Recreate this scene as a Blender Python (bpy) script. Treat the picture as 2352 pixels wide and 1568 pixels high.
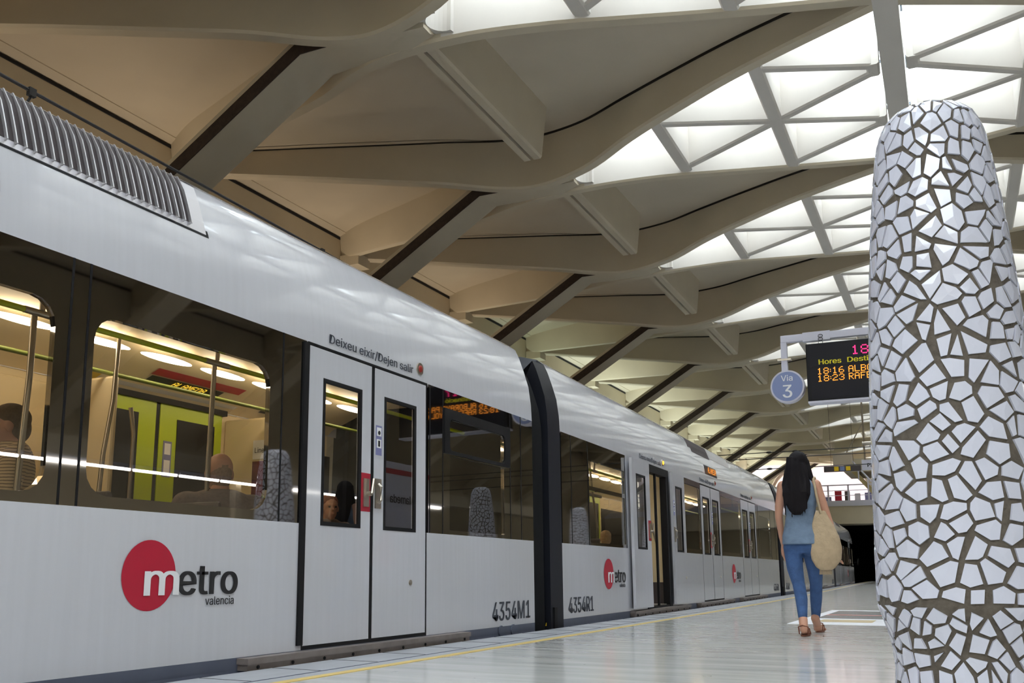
import bpy, math, random
import numpy as np
from mathutils import Vector, Matrix
random.seed(7)
S = bpy.context.scene
for o in list(bpy.data.objects): bpy.data.objects.remove(o)
COL = S.collection
PI = math.pi

# ------------------------------------------------------------------ camera, world, exposure
CAMH = 0.56
F_PX, CX, CY = 2150.0, 1176.0, 958.0
YAW, PITCH = math.radians(25.10), math.radians(9.43)
cd = bpy.data.cameras.new('camera'); cam = bpy.data.objects.new('camera', cd); COL.objects.link(cam)
cd.sensor_fit = 'HORIZONTAL'; cd.sensor_width = 36.0
cd.lens = F_PX / 2352 * 36.0
cd.shift_y = (CY - 784) / 2352.0
cd.clip_start = 0.05; cd.clip_end = 400
cam.location = (0, 0, CAMH)
cam.rotation_euler = (PI / 2 + PITCH, 0, YAW)
S.camera = cam
S.view_settings.view_transform = 'Standard'; S.view_settings.look = 'None'
S.view_settings.gamma = 1.0; S.view_settings.use_curve_mapping = False
S.view_settings.exposure = 0.0
w = bpy.data.worlds.new('sky'); S.world = w; w.use_nodes = True
bgn = w.node_tree.nodes['Background']
bgn.inputs[0].default_value = (0.87, 0.945, 1.0, 1); bgn.inputs[1].default_value = 9.4

# ------------------------------------------------------------------ materials
def newmat(name):
    m = bpy.data.materials.new(name); m.use_nodes = True
    nt = m.node_tree; return m, nt, nt.nodes['Principled BSDF']
def srgb(r, g, b):
    f = lambda c: (c / 255 / 12.92) if c / 255 <= 0.04045 else ((c / 255 + 0.055) / 1.055) ** 2.4
    return (f(r), f(g), f(b), 1)
def mat(name, col, rough=0.5, metal=0.0, coat=0.0, noise=0.0, nscale=6.0, bump=0.0, bscale=60.0, emit=0.0, stretch=(1, 1, 1), spec=None):
    m, nt, b = newmat(name)
    c = col if len(col) == 4 else (*col, 1)
    b.inputs['Base Color'].default_value = c
    b.inputs['Roughness'].default_value = rough; b.inputs['Metallic'].default_value = metal
    b.inputs['Coat Weight'].default_value = coat; b.inputs['Coat Roughness'].default_value = 0.05
    if spec is not None: b.inputs['Specular IOR Level'].default_value = spec
    if noise or bump:
        tc = nt.nodes.new('ShaderNodeTexCoord'); mp = nt.nodes.new('ShaderNodeMapping')
        mp.inputs['Scale'].default_value = stretch
        nt.links.new(tc.outputs['Object'], mp.inputs[0])
    if noise:
        n = nt.nodes.new('ShaderNodeTexNoise'); n.inputs['Scale'].default_value = nscale; n.inputs['Detail'].default_value = 6
        nt.links.new(mp.outputs[0], n.inputs['Vector'])
        mr = nt.nodes.new('ShaderNodeMapRange'); mr.inputs[1].default_value = 0.3; mr.inputs[2].default_value = 0.7
        mr.inputs[3].default_value = 1 - noise; mr.inputs[4].default_value = 1 + noise * 0.4
        nt.links.new(n.outputs['Fac'], mr.inputs[0])
        mx = nt.nodes.new('ShaderNodeVectorMath'); mx.operation = 'MULTIPLY'
        mx.inputs[0].default_value = c[:3]
        nt.links.new(mr.outputs[0], mx.inputs[1]); nt.links.new(mx.outputs[0], b.inputs['Base Color'])
    if bump:
        n2 = nt.nodes.new('ShaderNodeTexNoise'); n2.inputs['Scale'].default_value = bscale
        nt.links.new(mp.outputs[0], n2.inputs['Vector'])
        bp = nt.nodes.new('ShaderNodeBump'); bp.inputs['Strength'].default_value = bump; bp.inputs['Distance'].default_value = 0.02
        nt.links.new(n2.outputs['Fac'], bp.inputs['Height']); nt.links.new(bp.outputs[0], b.inputs['Normal'])
    if emit:
        b.inputs['Emission Color'].default_value = c; b.inputs['Emission Strength'].default_value = emit
    return m
def glassmat(name, tint, refl, rough=0.0, fres=0.9):
    m = bpy.data.materials.new(name); m.use_nodes = True; nt = m.node_tree
    nt.nodes.remove(nt.nodes['Principled BSDF']); out = nt.nodes['Material Output']
    t = nt.nodes.new('ShaderNodeBsdfTransparent'); t.inputs[0].default_value = (*tint, 1)
    g = nt.nodes.new('ShaderNodeBsdfGlossy'); g.inputs['Roughness'].default_value = rough
    lw = nt.nodes.new('ShaderNodeLayerWeight'); lw.inputs[0].default_value = 0.5
    pw = nt.nodes.new('ShaderNodeMath'); pw.operation = 'POWER'; pw.inputs[1].default_value = 5.0
    nt.links.new(lw.outputs['Facing'], pw.inputs[0])
    mr = nt.nodes.new('ShaderNodeMath'); mr.operation = 'MULTIPLY_ADD'; mr.inputs[1].default_value = fres; mr.inputs[2].default_value = refl; mr.use_clamp = True
    nt.links.new(pw.outputs[0], mr.inputs[0])
    mx = nt.nodes.new('ShaderNodeMixShader')
    nt.links.new(mr.outputs[0], mx.inputs[0]); nt.links.new(t.outputs[0], mx.inputs[1]); nt.links.new(g.outputs[0], mx.inputs[2])
    nt.links.new(mx.outputs[0], out.inputs[0])
    return m
M = {}
M['concrete'] = mat('painted_concrete', srgb(204, 193, 171), 0.75, noise=0.07, nscale=0.9, bump=0.05, bscale=40)
M['panel'] = mat('ceiling_panel', srgb(202, 191, 171), 0.8, noise=0.08, nscale=0.6)
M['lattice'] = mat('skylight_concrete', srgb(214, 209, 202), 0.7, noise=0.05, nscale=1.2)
M['gap_strip'] = mat('shadow_gap', (0.02, 0.016, 0.012), 0.9)  # near-black colour for the shade in the gaps along the ribs
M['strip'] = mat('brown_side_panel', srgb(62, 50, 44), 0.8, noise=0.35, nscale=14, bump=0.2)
M['wall'] = mat('station_wall', srgb(196, 184, 160), 0.8, noise=0.08, nscale=0.7)
M['darkgap'] = mat('dark_recess', (0.01, 0.01, 0.012), 0.9)
M['white'] = mat('train_white', srgb(205, 206, 214), 0.22, coat=0.8, noise=0.03, nscale=3, stretch=(1, 8, .4))
M['greyskirt'] = mat('grey_skirt', srgb(92, 98, 116), 0.45, noise=0.1)
M['band'] = mat('black_window_band', (0.33, 0.315, 0.30), 0.03, metal=1.0)
M['glass'] = glassmat('window_glass', (0.82, 0.80, 0.74), 0.17)
M['doorglass'] = glassmat('door_glass', (0.82, 0.80, 0.76), 0.20)
M['rubber'] = mat('black_rubber', (0.010, 0.010, 0.012), 0.55, spec=.2)
M['bellows'] = mat('bellows_black', (0.010, 0.011, 0.014), 0.5, noise=0.2, spec=.25)
M['navy'] = mat('dark_navy_rim', (0.014, 0.016, 0.024), 0.4, spec=.3)
M['steel'] = mat('brushed_steel', srgb(176, 168, 156), 0.3, metal=0.9)
M['alu'] = mat('vent_aluminium', srgb(206, 204, 208), 0.32, metal=0.6)
M['ventdark'] = mat('vent_dark', srgb(74, 66, 68), 0.6)
M['step'] = mat('step_metal', srgb(148, 138, 134), 0.45, metal=0.5, noise=0.25)
M['redp'] = mat('red_paint', srgb(176, 24, 52), 0.4)
M['crimson'] = mat('logo_red', srgb(186, 20, 54), 0.4)
M['blacktxt'] = mat('black_lettering', (0.012, 0.012, 0.016), 0.5)
M['greytxt'] = mat('grey_lettering', srgb(62, 66, 78), 0.5)
M['whitetxt'] = mat('white_lettering', srgb(235, 235, 240), 0.5)
M['limep'] = mat('lime_paint', srgb(182, 204, 18), 0.35)
M['limeb'] = mat('lime_rail', srgb(198, 214, 10), 0.3)
M['olive'] = mat('olive_rail', srgb(120, 132, 52), 0.4)
M['intwall'] = mat('interior_panel', srgb(226, 208, 170), 0.5)
M['intfloor'] = mat('interior_floor', srgb(120, 112, 104), 0.6)
M['lamp'] = mat('tube_light', (1.0, 0.88, 0.70), emit=14.0)
M['tube'] = mat('fluorescent_tube', (1.0, 0.97, 0.90), emit=14.0)
M['led_o'] = mat('led_amber', (1.0, 0.33, 0.03), emit=1.6)
M['led_y'] = mat('led_yellow', (1.0, 0.62, 0.05), emit=2.2)
M['led_r'] = mat('led_red', (1.0, 0.03, 0.22), emit=1.4)
M['ytxt'] = mat('yellow_lettering', srgb(228, 214, 20), 0.5)
M['display'] = mat('display_black', (0.008, 0.008, 0.012), 0.4, spec=.2)
M['frame'] = mat('white_enamel', srgb(206, 206, 222), 0.4)
M['signblue'] = mat('sign_blue', srgb(126, 140, 186), 0.4)
M['yellow'] = mat('yellow_sticker', srgb(240, 200, 30), 0.5)
M['bluest'] = mat('sticker_violet', srgb(120, 122, 168), 0.5)
M['tile'] = mat('mosaic_tile', srgb(206, 208, 222), 0.12, coat=0.3, noise=0.03, nscale=9)
M['grout'] = mat('mosaic_grout', srgb(98, 90, 80), 0.9, noise=0.3, nscale=40, bump=0.3)
M['amberlamp'] = mat('amber_lamp', (1.0, 0.42, 0.03), emit=2.5)
M['redlamp'] = mat('red_lamp', srgb(150, 40, 30), 0.3)
M['hair'] = mat('black_hair', (0.006, 0.004, 0.006), 0.75, spec=.25, noise=0.5, nscale=40, stretch=(6, 6, .6))
M['skin'] = mat('skin', srgb(196, 146, 122), 0.55)
M['denimtop'] = mat('washed_denim', srgb(118, 138, 164), 0.85, noise=0.3, nscale=9, bump=0.2)
M['jeans'] = mat('blue_jeans', srgb(62, 92, 140), 0.85, noise=0.25, nscale=14, bump=0.2)
M['bag'] = mat('canvas_bag', srgb(190, 168, 138), 0.9, noise=0.12, nscale=20, bump=0.3)
M['sandal'] = mat('brown_leather', srgb(120, 72, 52), 0.6)
M['shirtg'] = mat('grey_check_shirt', srgb(120, 108, 106), 0.9, noise=0.2, nscale=60)
M['shortHair'] = mat('cropped_hair', srgb(96, 76, 60), 0.9, noise=0.4, nscale=60)
M['cable'] = mat('cable_black', (0.015, 0.013, 0.012), 0.6)
M['poster'] = mat('poster_maroon', srgb(110, 40, 44), 0.5, noise=0.5, nscale=12)
M['skyframe'] = mat('skylight_frame', srgb(60, 72, 84), 0.5)
M['skyglass'] = glassmat('skylight_glass', (0.97, 0.985, 0.99), 0.02, fres=0.3)
M['yline'] = mat('yellow_line', srgb(214, 186, 112), 0.5, noise=0.1)
M['farwall'] = mat('far_wall_pink', srgb(226, 214, 222), 0.7)
M['stair'] = mat('stair_ochre', srgb(176, 158, 110), 0.7)
M['shirtline'] = None

def stripes(name, c1, c2, scale, axis='Z'):
    m, nt, b = newmat(name); tc = nt.nodes.new('ShaderNodeTexCoord')
    wv = nt.nodes.new('ShaderNodeTexWave'); wv.bands_direction = axis; wv.inputs['Scale'].default_value = scale; wv.inputs['Distortion'].default_value = 1.5
    nt.links.new(tc.outputs['Object'], wv.inputs['Vector'])
    cr = nt.nodes.new('ShaderNodeValToRGB'); cr.color_ramp.elements[0].color = c1; cr.color_ramp.elements[1].color = c2
    cr.color_ramp.elements[0].position = 0.1; cr.color_ramp.elements[1].position = 0.35
    nt.links.new(wv.outputs['Fac'], cr.inputs[0]); nt.links.new(cr.outputs[0], b.inputs['Base Color']); b.inputs['Roughness'].default_value = 0.9
    return m
M['striped'] = stripes('striped_shirt', srgb(100, 84, 70), srgb(196, 172, 138), 18)

def floormat():
    m, nt, b = newmat('polished_platform'); tc = nt.nodes.new('ShaderNodeTexCoord')
    mp = nt.nodes.new('ShaderNodeMapping'); mp.inputs['Scale'].default_value = (0.35, 2.6, 1)
    nt.links.new(tc.outputs['Object'], mp.inputs[0])
    n = nt.nodes.new('ShaderNodeTexNoise'); n.inputs['Scale'].default_value = 1.6; n.inputs['Detail'].default_value = 9; n.inputs['Roughness'].default_value = 0.65
    nt.links.new(mp.outputs[0], n.inputs['Vector'])
    cr = nt.nodes.new('ShaderNodeValToRGB'); e = cr.color_ramp.elements
    e[0].position = 0.32; e[0].color = srgb(192, 192, 192); e[1].position = 0.66; e[1].color = srgb(212, 211, 208)
    nt.links.new(n.outputs['Fac'], cr.inputs[0])
    sp = nt.nodes.new('ShaderNodeTexNoise'); sp.inputs['Scale'].default_value = 9; sp.inputs['Detail'].default_value = 3
    nt.links.new(tc.outputs['Object'], sp.inputs['Vector'])
    r2 = nt.nodes.new('ShaderNodeValToRGB'); r2.color_ramp.elements[0].position = 0.24; r2.color_ramp.elements[0].color = (0.35, 0.33, 0.3, 1)
    r2.color_ramp.elements[1].position = 0.28; r2.color_ramp.elements[1].color = (1, 1, 1, 1)
    nt.links.new(sp.outputs['Fac'], r2.inputs[0])
    mx = nt.nodes.new('ShaderNodeVectorMath'); mx.operation = 'MULTIPLY'
    nt.links.new(cr.outputs[0], mx.inputs[0]); nt.links.new(r2.outputs[0], mx.inputs[1]); nt.links.new(mx.outputs[0], b.inputs['Base Color'])
    b.inputs['Roughness'].default_value = 0.16; b.inputs['Coat Weight'].default_value = 0.35; b.inputs['Coat Roughness'].default_value = 0.08
    n3 = nt.nodes.new('ShaderNodeTexNoise'); n3.inputs['Scale'].default_value = 3
    nt.links.new(mp.outputs[0], n3.inputs['Vector'])
    mr = nt.nodes.new('ShaderNodeMapRange'); mr.inputs[3].default_value = 0.08; mr.inputs[4].default_value = 0.3
    nt.links.new(n3.outputs['Fac'], mr.inputs[0]); nt.links.new(mr.outputs[0], b.inputs['Roughness'])
    return m
M['floor'] = floormat()
M['coping'] = mat('platform_edge_slab', srgb(170, 172, 178), 0.4, noise=0.15, nscale=3, stretch=(3, .6, 1))

# ------------------------------------------------------------------ mesh builder
class MB:
    def __init__(s): s.v = []; s.f = []; s.m = []
    def add(s, verts, faces, mi=0):
        o = len(s.v); s.v += [tuple(p) for p in verts]; s.f += [tuple(i + o for i in f) for f in faces]; s.m += [mi] * len(faces); return s
    def box(s, x0, x1, y0, y1, z0, z1, mi=0):
        return s.add([(x, y, z) for x in (x0, x1) for y in (y0, y1) for z in (z0, z1)],
                     [(0, 1, 3, 2), (4, 6, 7, 5), (0, 4, 5, 1), (2, 3, 7, 6), (0, 2, 6, 4), (1, 5, 7, 3)], mi)
    def prism(s, poly, z0, z1, mi=0):
        n = len(poly)
        return s.add([(x, y, z0) for x, y in poly] + [(x, y, z1) for x, y in poly],
                     [tuple(range(n))[::-1], tuple(range(n, 2 * n))] + [(i, (i + 1) % n, n + (i + 1) % n, n + i) for i in range(n)], mi)
    def loft(s, rings, mi=0, caps=True, closed=True):
        n = len(rings[0]); o = len(s.v)
        for r in rings: s.v += [tuple(p) for p in r]
        for k in range(len(rings) - 1):
            for i in range(n if closed else n - 1):
                j = (i + 1) % n
                s.f.append((o + k * n + i, o + k * n + j, o + (k + 1) * n + j, o + (k + 1) * n + i)); s.m.append(mi)
        if caps and closed:
            s.f.append(tuple(o + i for i in range(n))[::-1]); s.m.append(mi)
            s.f.append(tuple(o + (len(rings) - 1) * n + i for i in range(n))); s.m.append(mi)
        return s
    def tube(s, pts, r, n=8, mi=0):
        pts = [Vector(p) for p in pts]; rings = []
        rr = r if isinstance(r, (list, tuple)) else [r] * len(pts)
        for i, p in enumerate(pts):
            d = (pts[min(i + 1, len(pts) - 1)] - pts[max(i - 1, 0)]).normalized()
            a = d.cross(Vector((0, 0, 1)))
            if a.length < 1e-3: a = d.cross(Vector((1, 0, 0)))
            a.normalize(); b = d.cross(a)
            rings.append([p + (a * math.cos(t) + b * math.sin(t)) * rr[i] for t in [2 * PI * k / n for k in range(n)]])
        return s.loft(rings, mi)
    def lathe(s, prof, c=(0, 0), n=32, mi=0):
        rings = [[(c[0] + r * math.cos(2 * PI * k / n), c[1] + r * math.sin(2 * PI * k / n), z) for k in range(n)] for r, z in prof]
        return s.loft(rings, mi)
    def ellipsoid(s, c, r, n=16, m=10, mi=0, rot=None):
        rings = []
        for i in range(m + 1):
            t = PI * i / m; t = min(max(t, 0.02), PI - 0.02)
            ring = []
            for k in range(n):
                a = 2 * PI * k / n
                p = Vector((r[0] * math.sin(t) * math.cos(a), r[1] * math.sin(t) * math.sin(a), -r[2] * math.cos(t)))
                if rot: p = rot @ p
                ring.append(tuple(Vector(c) + p))
            rings.append(ring)
        return s.loft(rings, mi)
    def build(s, name, mats, parent=None, smooth=None, bevel=None):
        me = bpy.data.meshes.new(name); me.from_pydata(s.v, [], s.f)
        for mm in (mats if isinstance(mats, (list, tuple)) else [mats]): me.materials.append(mm)
        me.polygons.foreach_set('material_index', s.m)
        me.update()
        import bmesh
        bm = bmesh.new(); bm.from_mesh(me); bmesh.ops.recalc_face_normals(bm, faces=bm.faces); bm.to_mesh(me); bm.free()
        if smooth is not None:
            me.shade_smooth(); me.set_sharp_from_angle(angle=math.radians(smooth))
        o = bpy.data.objects.new(name, me); COL.objects.link(o)
        if parent is not None: o.parent = parent
        if bevel:
            bv = o.modifiers.new('bev', 'BEVEL'); bv.width = bevel; bv.segments = 2; bv.limit_method = 'ANGLE'
        return o
def tag(o, label=None, cat=None, group=None, kind=None):
    if label: o['label'] = label
    if cat: o['category'] = cat
    if group: o['group'] = group
    if kind: o['kind'] = kind
    return o
def empty(name, loc=(0, 0, 0), rz=0):
    o = bpy.data.objects.new(name, None); COL.objects.link(o); o.location = loc; o.rotation_euler = (0, 0, rz); o.empty_display_size = 0.2
    return o
def children(o): return [c for c in bpy.data.objects if c.parent == o]
def copy_tree(o, parent=None):
    c = o.copy(); COL.objects.link(c); c.parent = parent
    for ch in children(o): copy_tree(ch, c)
    return c
# orthonormal frames for lettering: (right, up, normal)
SIDE = Matrix(((0, 0, 1), (1, 0, 0), (0, 1, 0)))      # faces +X, reads along +Y
FRONT = Matrix(((1, 0, 0), (0, 0, -1), (0, 1, 0)))    # faces -Y, reads along +X
import os
FONT = None
try:
    _p = os.path.join(bpy.utils.system_resource('DATAFILES'), 'fonts', 'Inter.woff2')   # Blender's own interface typeface
    if os.path.exists(_p): FONT = bpy.data.fonts.load(_p)
except Exception: FONT = None
def text(body, name, m, loc, frame, size, sx=1.0, parent=None, align='LEFT', bold=0.0, shear=0.0, fit=None):
    cu = bpy.data.curves.new(name, 'FONT'); cu.body = body
    if FONT: cu.font = FONT
    cu.size = size * (1.27 if FONT else 1.0); cu.align_x = align
    cu.extrude = 0.0008; cu.shear = shear; cu.resolution_u = 3
    t = bpy.data.objects.new(name + '_src', cu); COL.objects.link(t)
    dg = bpy.context.evaluated_depsgraph_get(); dg.update()
    me = bpy.data.meshes.new_from_object(t.evaluated_get(dg)); bpy.data.objects.remove(t)
    co = np.empty(len(me.vertices) * 3); me.vertices.foreach_get('co', co); co = co.reshape(-1, 3)
    if fit: sx = fit / max(1e-6, co[:, 0].max() - co[:, 0].min())
    co[:, 0] *= sx
    if bold:
        v0 = [tuple(p) for p in co]; f0 = [tuple(p.vertices) for p in me.polygons]; mb = MB()
        for q in (-1, -.33, .33, 1): mb.add([(p[0] + q * bold * size * .8, p[1], p[2] + q * .0001) for p in v0], f0)
        bpy.data.meshes.remove(me); me = bpy.data.meshes.new(name); me.from_pydata(mb.v, [], mb.f); co = np.array(mb.v)
    me.vertices.foreach_set('co', co.ravel()); me.materials.clear(); me.materials.append(m); me.name = name
    o = bpy.data.objects.new(name, me); COL.objects.link(o)
    mw = frame.to_4x4(); mw.translation = Vector(loc)
    o.matrix_local = mw
    if parent is not None: o.parent = parent
    return o
G57 = {'0': '01110 10001 10011 10101 11001 10001 01110', '1': '00100 01100 00100 00100 00100 00100 01110', '2': '01110 10001 00001 00110 01000 10000 11111',
 '3': '01110 10001 00001 00110 00001 10001 01110', '6': '00110 01000 10000 11110 10001 10001 01110', '7': '11111 00001 00010 00100 00100 00100 00100',
 '8': '01110 10001 10001 01110 10001 10001 01110', ':': '0 0 1 0 1 0 0', 'A': '01110 10001 10001 11111 10001 10001 10001', 'B': '11110 10001 10001 11110 10001 10001 11110',
 'D': '11110 10001 10001 10001 10001 10001 11110', 'E': '11111 10000 10000 11110 10000 10000 11111', 'F': '11111 10000 10000 11110 10000 10000 10000',
 'L': '10000 10000 10000 10000 10000 10000 11111', 'M': '10001 11011 10101 10101 10001 10001 10001', 'N': '10001 11001 10101 10011 10001 10001 10001',
 'O': '01110 10001 10001 10001 10001 10001 01110', 'P': '11110 10001 10001 11110 10000 10000 10000', 'R': '11110 10001 10001 11110 10100 10010 10001',
 'U': '10001 10001 10001 10001 10001 10001 01110', 'Y': '10001 10001 01010 00100 00100 00100 00100', ' ': '00 00 00 00 00 00 00', '.': '0 0 0 0 0 0 1'}
def dots(body, name, m, loc, frame, h, parent=None, slant=0.0, width=None):
    mb = MB(); p = h / 7.0; x = 0
    tot = sum(len(G57[c].split()[0]) + 1 for c in body)
    px = p if width is None else width / tot
    for ch in body:
        rows = G57[ch].split()
        for j, r in enumerate(rows):
            for i, b in enumerate(r):
                if b == '1':
                    x0 = (x + i) * px + slant * (6 - j) * p; z0 = (6 - j) * p
                    mb.add([(x0, z0, 0), (x0 + px * .82, z0, 0), (x0 + px * .82, z0 + p * .82, 0), (x0, z0 + p * .82, 0)], [(0, 1, 2, 3)])
        x += len(rows[0]) + 1
    o = mb.build(name, m, parent)
    mw = frame.to_4x4(); mw.translation = Vector(loc); o.matrix_local = mw
    return o
def catmull(pts, n=6):
    P = [np.array(p, float) for p in pts]; P = [2 * P[0] - P[1]] + P + [2 * P[-1] - P[-2]]; out = []
    for i in range(1, len(P) - 2):
        for k in range(n):
            t = k / n; a, b, c, d = P[i - 1], P[i], P[i + 1], P[i + 2]
            out.append(0.5 * ((2 * b) + (c - a) * t + (2 * a - 5 * b + 4 * c - d) * t * t + (3 * b - 3 * c + d - a) * t ** 3))
    out.append(P[-2]); return out

# the track bends gently away beyond the first car
def bend(y): return -0.0007 * max(0.0, min(y, 27) - 7.0) ** 2 - 0.034 * max(0.0, y - 27)
LS = 5.753; YN = 10.42
XM = -0.36     # hall axis

# ------------------------------------------------------------------ platform, track bed, walls
ys = [-8, -2, 4, 7] + list(range(9, 74, 3))
def ribbon(name, x0, x1, z0, z1, m, kind='structure', label=None, cat=None):
    mb = MB(); rings = []
    for y in ys:
        b = bend(y); rings.append([(x0 + b, y, z0), (x1 + b, y, z0), (x1 + b, y, z1), (x0 + b, y, z1)])
    mb.loft(rings); return tag(mb.build(name, m), label, cat, kind=kind)
mb = MB(); rings = []
for y in ys: rings.append([(-3.20 + bend(y), y, -1.0), (3.0, y, -1.0), (3.0, y, 0), (-3.20 + bend(y), y, 0)])
mb.loft(rings); tag(mb.build('floor', M['floor']), kind='structure')
ribbon('trim_1', -3.74, -3.20, -0.10, 0.0, M['coping'])
mb = MB()
for y0 in np.arange(-8, 66, 0.6):       # joints between the edge slabs
    b = bend(y0); mb.box(-3.735 + b, -3.36 + b, y0, y0 + 0.006, 0, 0.0015)
tag(mb.build('trim_2', M['darkgap']), kind='structure')
mb = MB(); rings = []
for y in ys:
    b = bend(y) * 1.25; rings.append([(-3.235 + b, y, 0.0), (-3.165 + b, y, 0.0), (-3.165 + b, y, 0.003), (-3.235 + b, y, 0.003)])
mb.loft(rings); tag(mb.build('trim_3', M['yline']), kind='structure')
mb = MB(); rings = []
for y in ys:
    b = bend(y); rings.append([(-3.375 + b, y, 0.0), (-3.36 + b, y, 0.0), (-3.36 + b, y, 0.002), (-3.375 + b, y, 0.002)])
mb.loft(rings); tag(mb.build('trim_4', M['greyskirt']), kind='structure')
mb = MB(); mb.box(-14.5, 13.8, -9, 90, -1.25, -1.06); tag(mb.build('floor_trackbed', mat('ballast', srgb(86, 80, 74), 0.95, noise=0.4, nscale=12, bump=0.6)), kind='structure')
M['rail'] = mat('rail_steel', srgb(120, 100, 84), 0.4, metal=0.7)
for nm, xc in (('beside the platform on the train side', -5.12), ('beyond the train by the far wall', -9.4), ('on the track across the platform', 6.0)):
    for sgn, ww in ((-0.5, 'outer'), (0.5, 'inner')):
        mb = MB(); rings = []
        for y in ys:
            b = bend(y) if xc < 0 else 0
            x = xc + sgn + b
            rings.append([(x - .035, y, -1.06), (x + .035, y, -1.06), (x + .035, y, -.95), (x - .035, y, -.95)])
        mb.loft(rings); tag(mb.build('rail', M['rail']), f'steel running rail {nm}, {ww} of the pair', 'rail', 'running rails')
XW = -13.65; XWR = 2 * XM - XW
def wall(name, x, sg):
    mb = MB(); mb.box(min(x, x + sg * .3), max(x, x + sg * .3), -9, 90, -1.1, 8.985); tag(mb.build(name, M['wall']), kind='structure')
wall('wall_left', XW, -1); wall('wall_right', XWR, 1)
mb = MB(); mb.box(XW - .3, XWR + .3, -9.3, -9, -1.1, 9.2); tag(mb.build('wall_back', M['wall']), kind='structure')

# ------------------------------------------------------------------ vault: ribs, legs, skylight lattice
NEAR = [(-.36, -2.86), (-2.5, -2.05), (-3.8, -1.45), (-4.8, -.95), (-5.8, -.45), (-6.8, -.27), (-7.6, -.44), (-8.6, -.95), (-9.6, -1.34), (-11.2, -1.93), (-12.6, -2.42), (-13.6, -2.80)]
ZB = [8.60, 8.48, 8.37, 8.26, 8.08, 7.97, 7.98, 8.06, 8.14, 8.28, 8.40, 8.48]
TOPS = [0, 0, 0, 0, 0.02, 0.05, 0.12, 0.24, 0.28, 0.28, 0.25, 0.10]
CZ = 9.04
def mirr(x, left): return x if left else 2 * XM - x
def ribpath(sgn, left):
    c = catmull([(x, y, z, t) for (x, y), z, t in zip(NEAR, ZB, TOPS)], 6)
    return [(mirr(p[0], left), sgn * -p[1], p[2], sgn * -p[3]) for p in c]     # sgn -1 : near side
def rib(sgn, left):
    P = ribpath(sgn, left); mb = MB(); rings = []
    for i, p in enumerate(P):
        a, b = P[max(i - 1, 0)], P[min(i + 1, len(P) - 1)]
        d = Vector((b[0] - a[0], b[1] - a[1], 0)).normalized(); n = Vector((-d.y, d.x, 0))
        xx = abs(p[0] - XM)
        hw = 0.115; ztop = 9.62 if xx < 5.6 else (9.62 - min(1, (xx - 5.6) / .6) * .54)
        o = Vector((p[0], p[1], 0)); ot = Vector((p[0], p[1] + p[3], 0))
        rings.append([o - n * (hw - .03) + Vector((0, 0, p[2])), o + n * (hw - .03) + Vector((0, 0, p[2])), o + n * hw + Vector((0, 0, p[2] + .04)),
                      ot + n * hw + Vector((0, 0, ztop)), ot - n * hw + Vector((0, 0, ztop)), o - n * hw + Vector((0, 0, p[2] + .04))])
    return mb.loft(rings)
def gap_strip(sgn, left):
    # dark strip painted as the shadow gap between a rib and the ceiling panel
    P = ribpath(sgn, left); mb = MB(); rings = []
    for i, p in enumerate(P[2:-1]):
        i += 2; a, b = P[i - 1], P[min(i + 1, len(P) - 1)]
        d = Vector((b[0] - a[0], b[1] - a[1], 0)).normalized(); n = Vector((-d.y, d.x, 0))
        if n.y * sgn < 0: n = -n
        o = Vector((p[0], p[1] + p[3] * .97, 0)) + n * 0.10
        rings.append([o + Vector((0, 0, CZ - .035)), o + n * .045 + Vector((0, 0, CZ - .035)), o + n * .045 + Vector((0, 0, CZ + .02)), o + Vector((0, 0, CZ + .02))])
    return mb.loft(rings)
LEGP = [(-6.20, 8.06), (-6.6, 7.98), (-7.1, 7.98), (-7.7, 8.02), (-8.15, 8.02), (-8.9, 7.56), (-10.5, 6.575), (-13.7, 4.62)]
def leg(left):
    mb = MB(); rings = []
    for i, (x, z) in enumerate(LEGP):
        w0 = [.10, .24, .30, .31, .31, .31, .31, .31][i]
        z2 = z + .09; zt = z + (.5 if i < 3 else .34)
        X = mirr(x, left)
        rings.append([(X, -w0, z), (X, w0, z), (X, w0 + .20, z + .10), (X, w0 + .20, zt), (X, -w0, zt)])
    return mb.loft(rings)
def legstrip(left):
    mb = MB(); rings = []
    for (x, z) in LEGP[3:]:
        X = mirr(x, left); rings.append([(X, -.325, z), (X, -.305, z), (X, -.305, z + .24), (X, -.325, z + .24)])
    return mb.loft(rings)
def seg(mb, a, b, w, zb, zt, ch=0.03):
    d = Vector((b[0] - a[0], b[1] - a[1], 0)).normalized(); n = Vector((-d.y, d.x, 0)); rings = []
    for p, z in ((a, zb[0]), (b, zb[1])):
        o = Vector((p[0], p[1], 0))
        rings.append([o + n * s_ + Vector((0, 0, zz)) for s_, zz in ((-w / 2 + ch, z), (w / 2 - ch, z), (w / 2, z + ch), (w / 2, zt), (-w / 2, zt), (-w / 2, z + ch))])
    mb.loft(rings)
X1, X2, X3 = -4.28, -2.36, -0.66
def zl(x): return 8.60 + (x - XM) / 5.9 * 0.33 if x < XM else 8.6 + (XM - x) / 5.9 * .33
E1, E2, E3 = 1.0, 1.93, 0.96
MEMB = [((X1, -E1 - .1), (X1, E1 + .1), .24), ((X2, -E2 - .1), (X2, E2 + .1), .24),
        ((X1, -E1), (X3, .86), .17), ((X2, -E2), (X3, -1.06), .17), ((X1, E1), (X3, -.86), .17), ((X2, E2), (X3, 1.06), .17),
        ((X3, -1.16), (X3, -.76), .20), ((X3, .76), (X3, 1.16), .20)]
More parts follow.
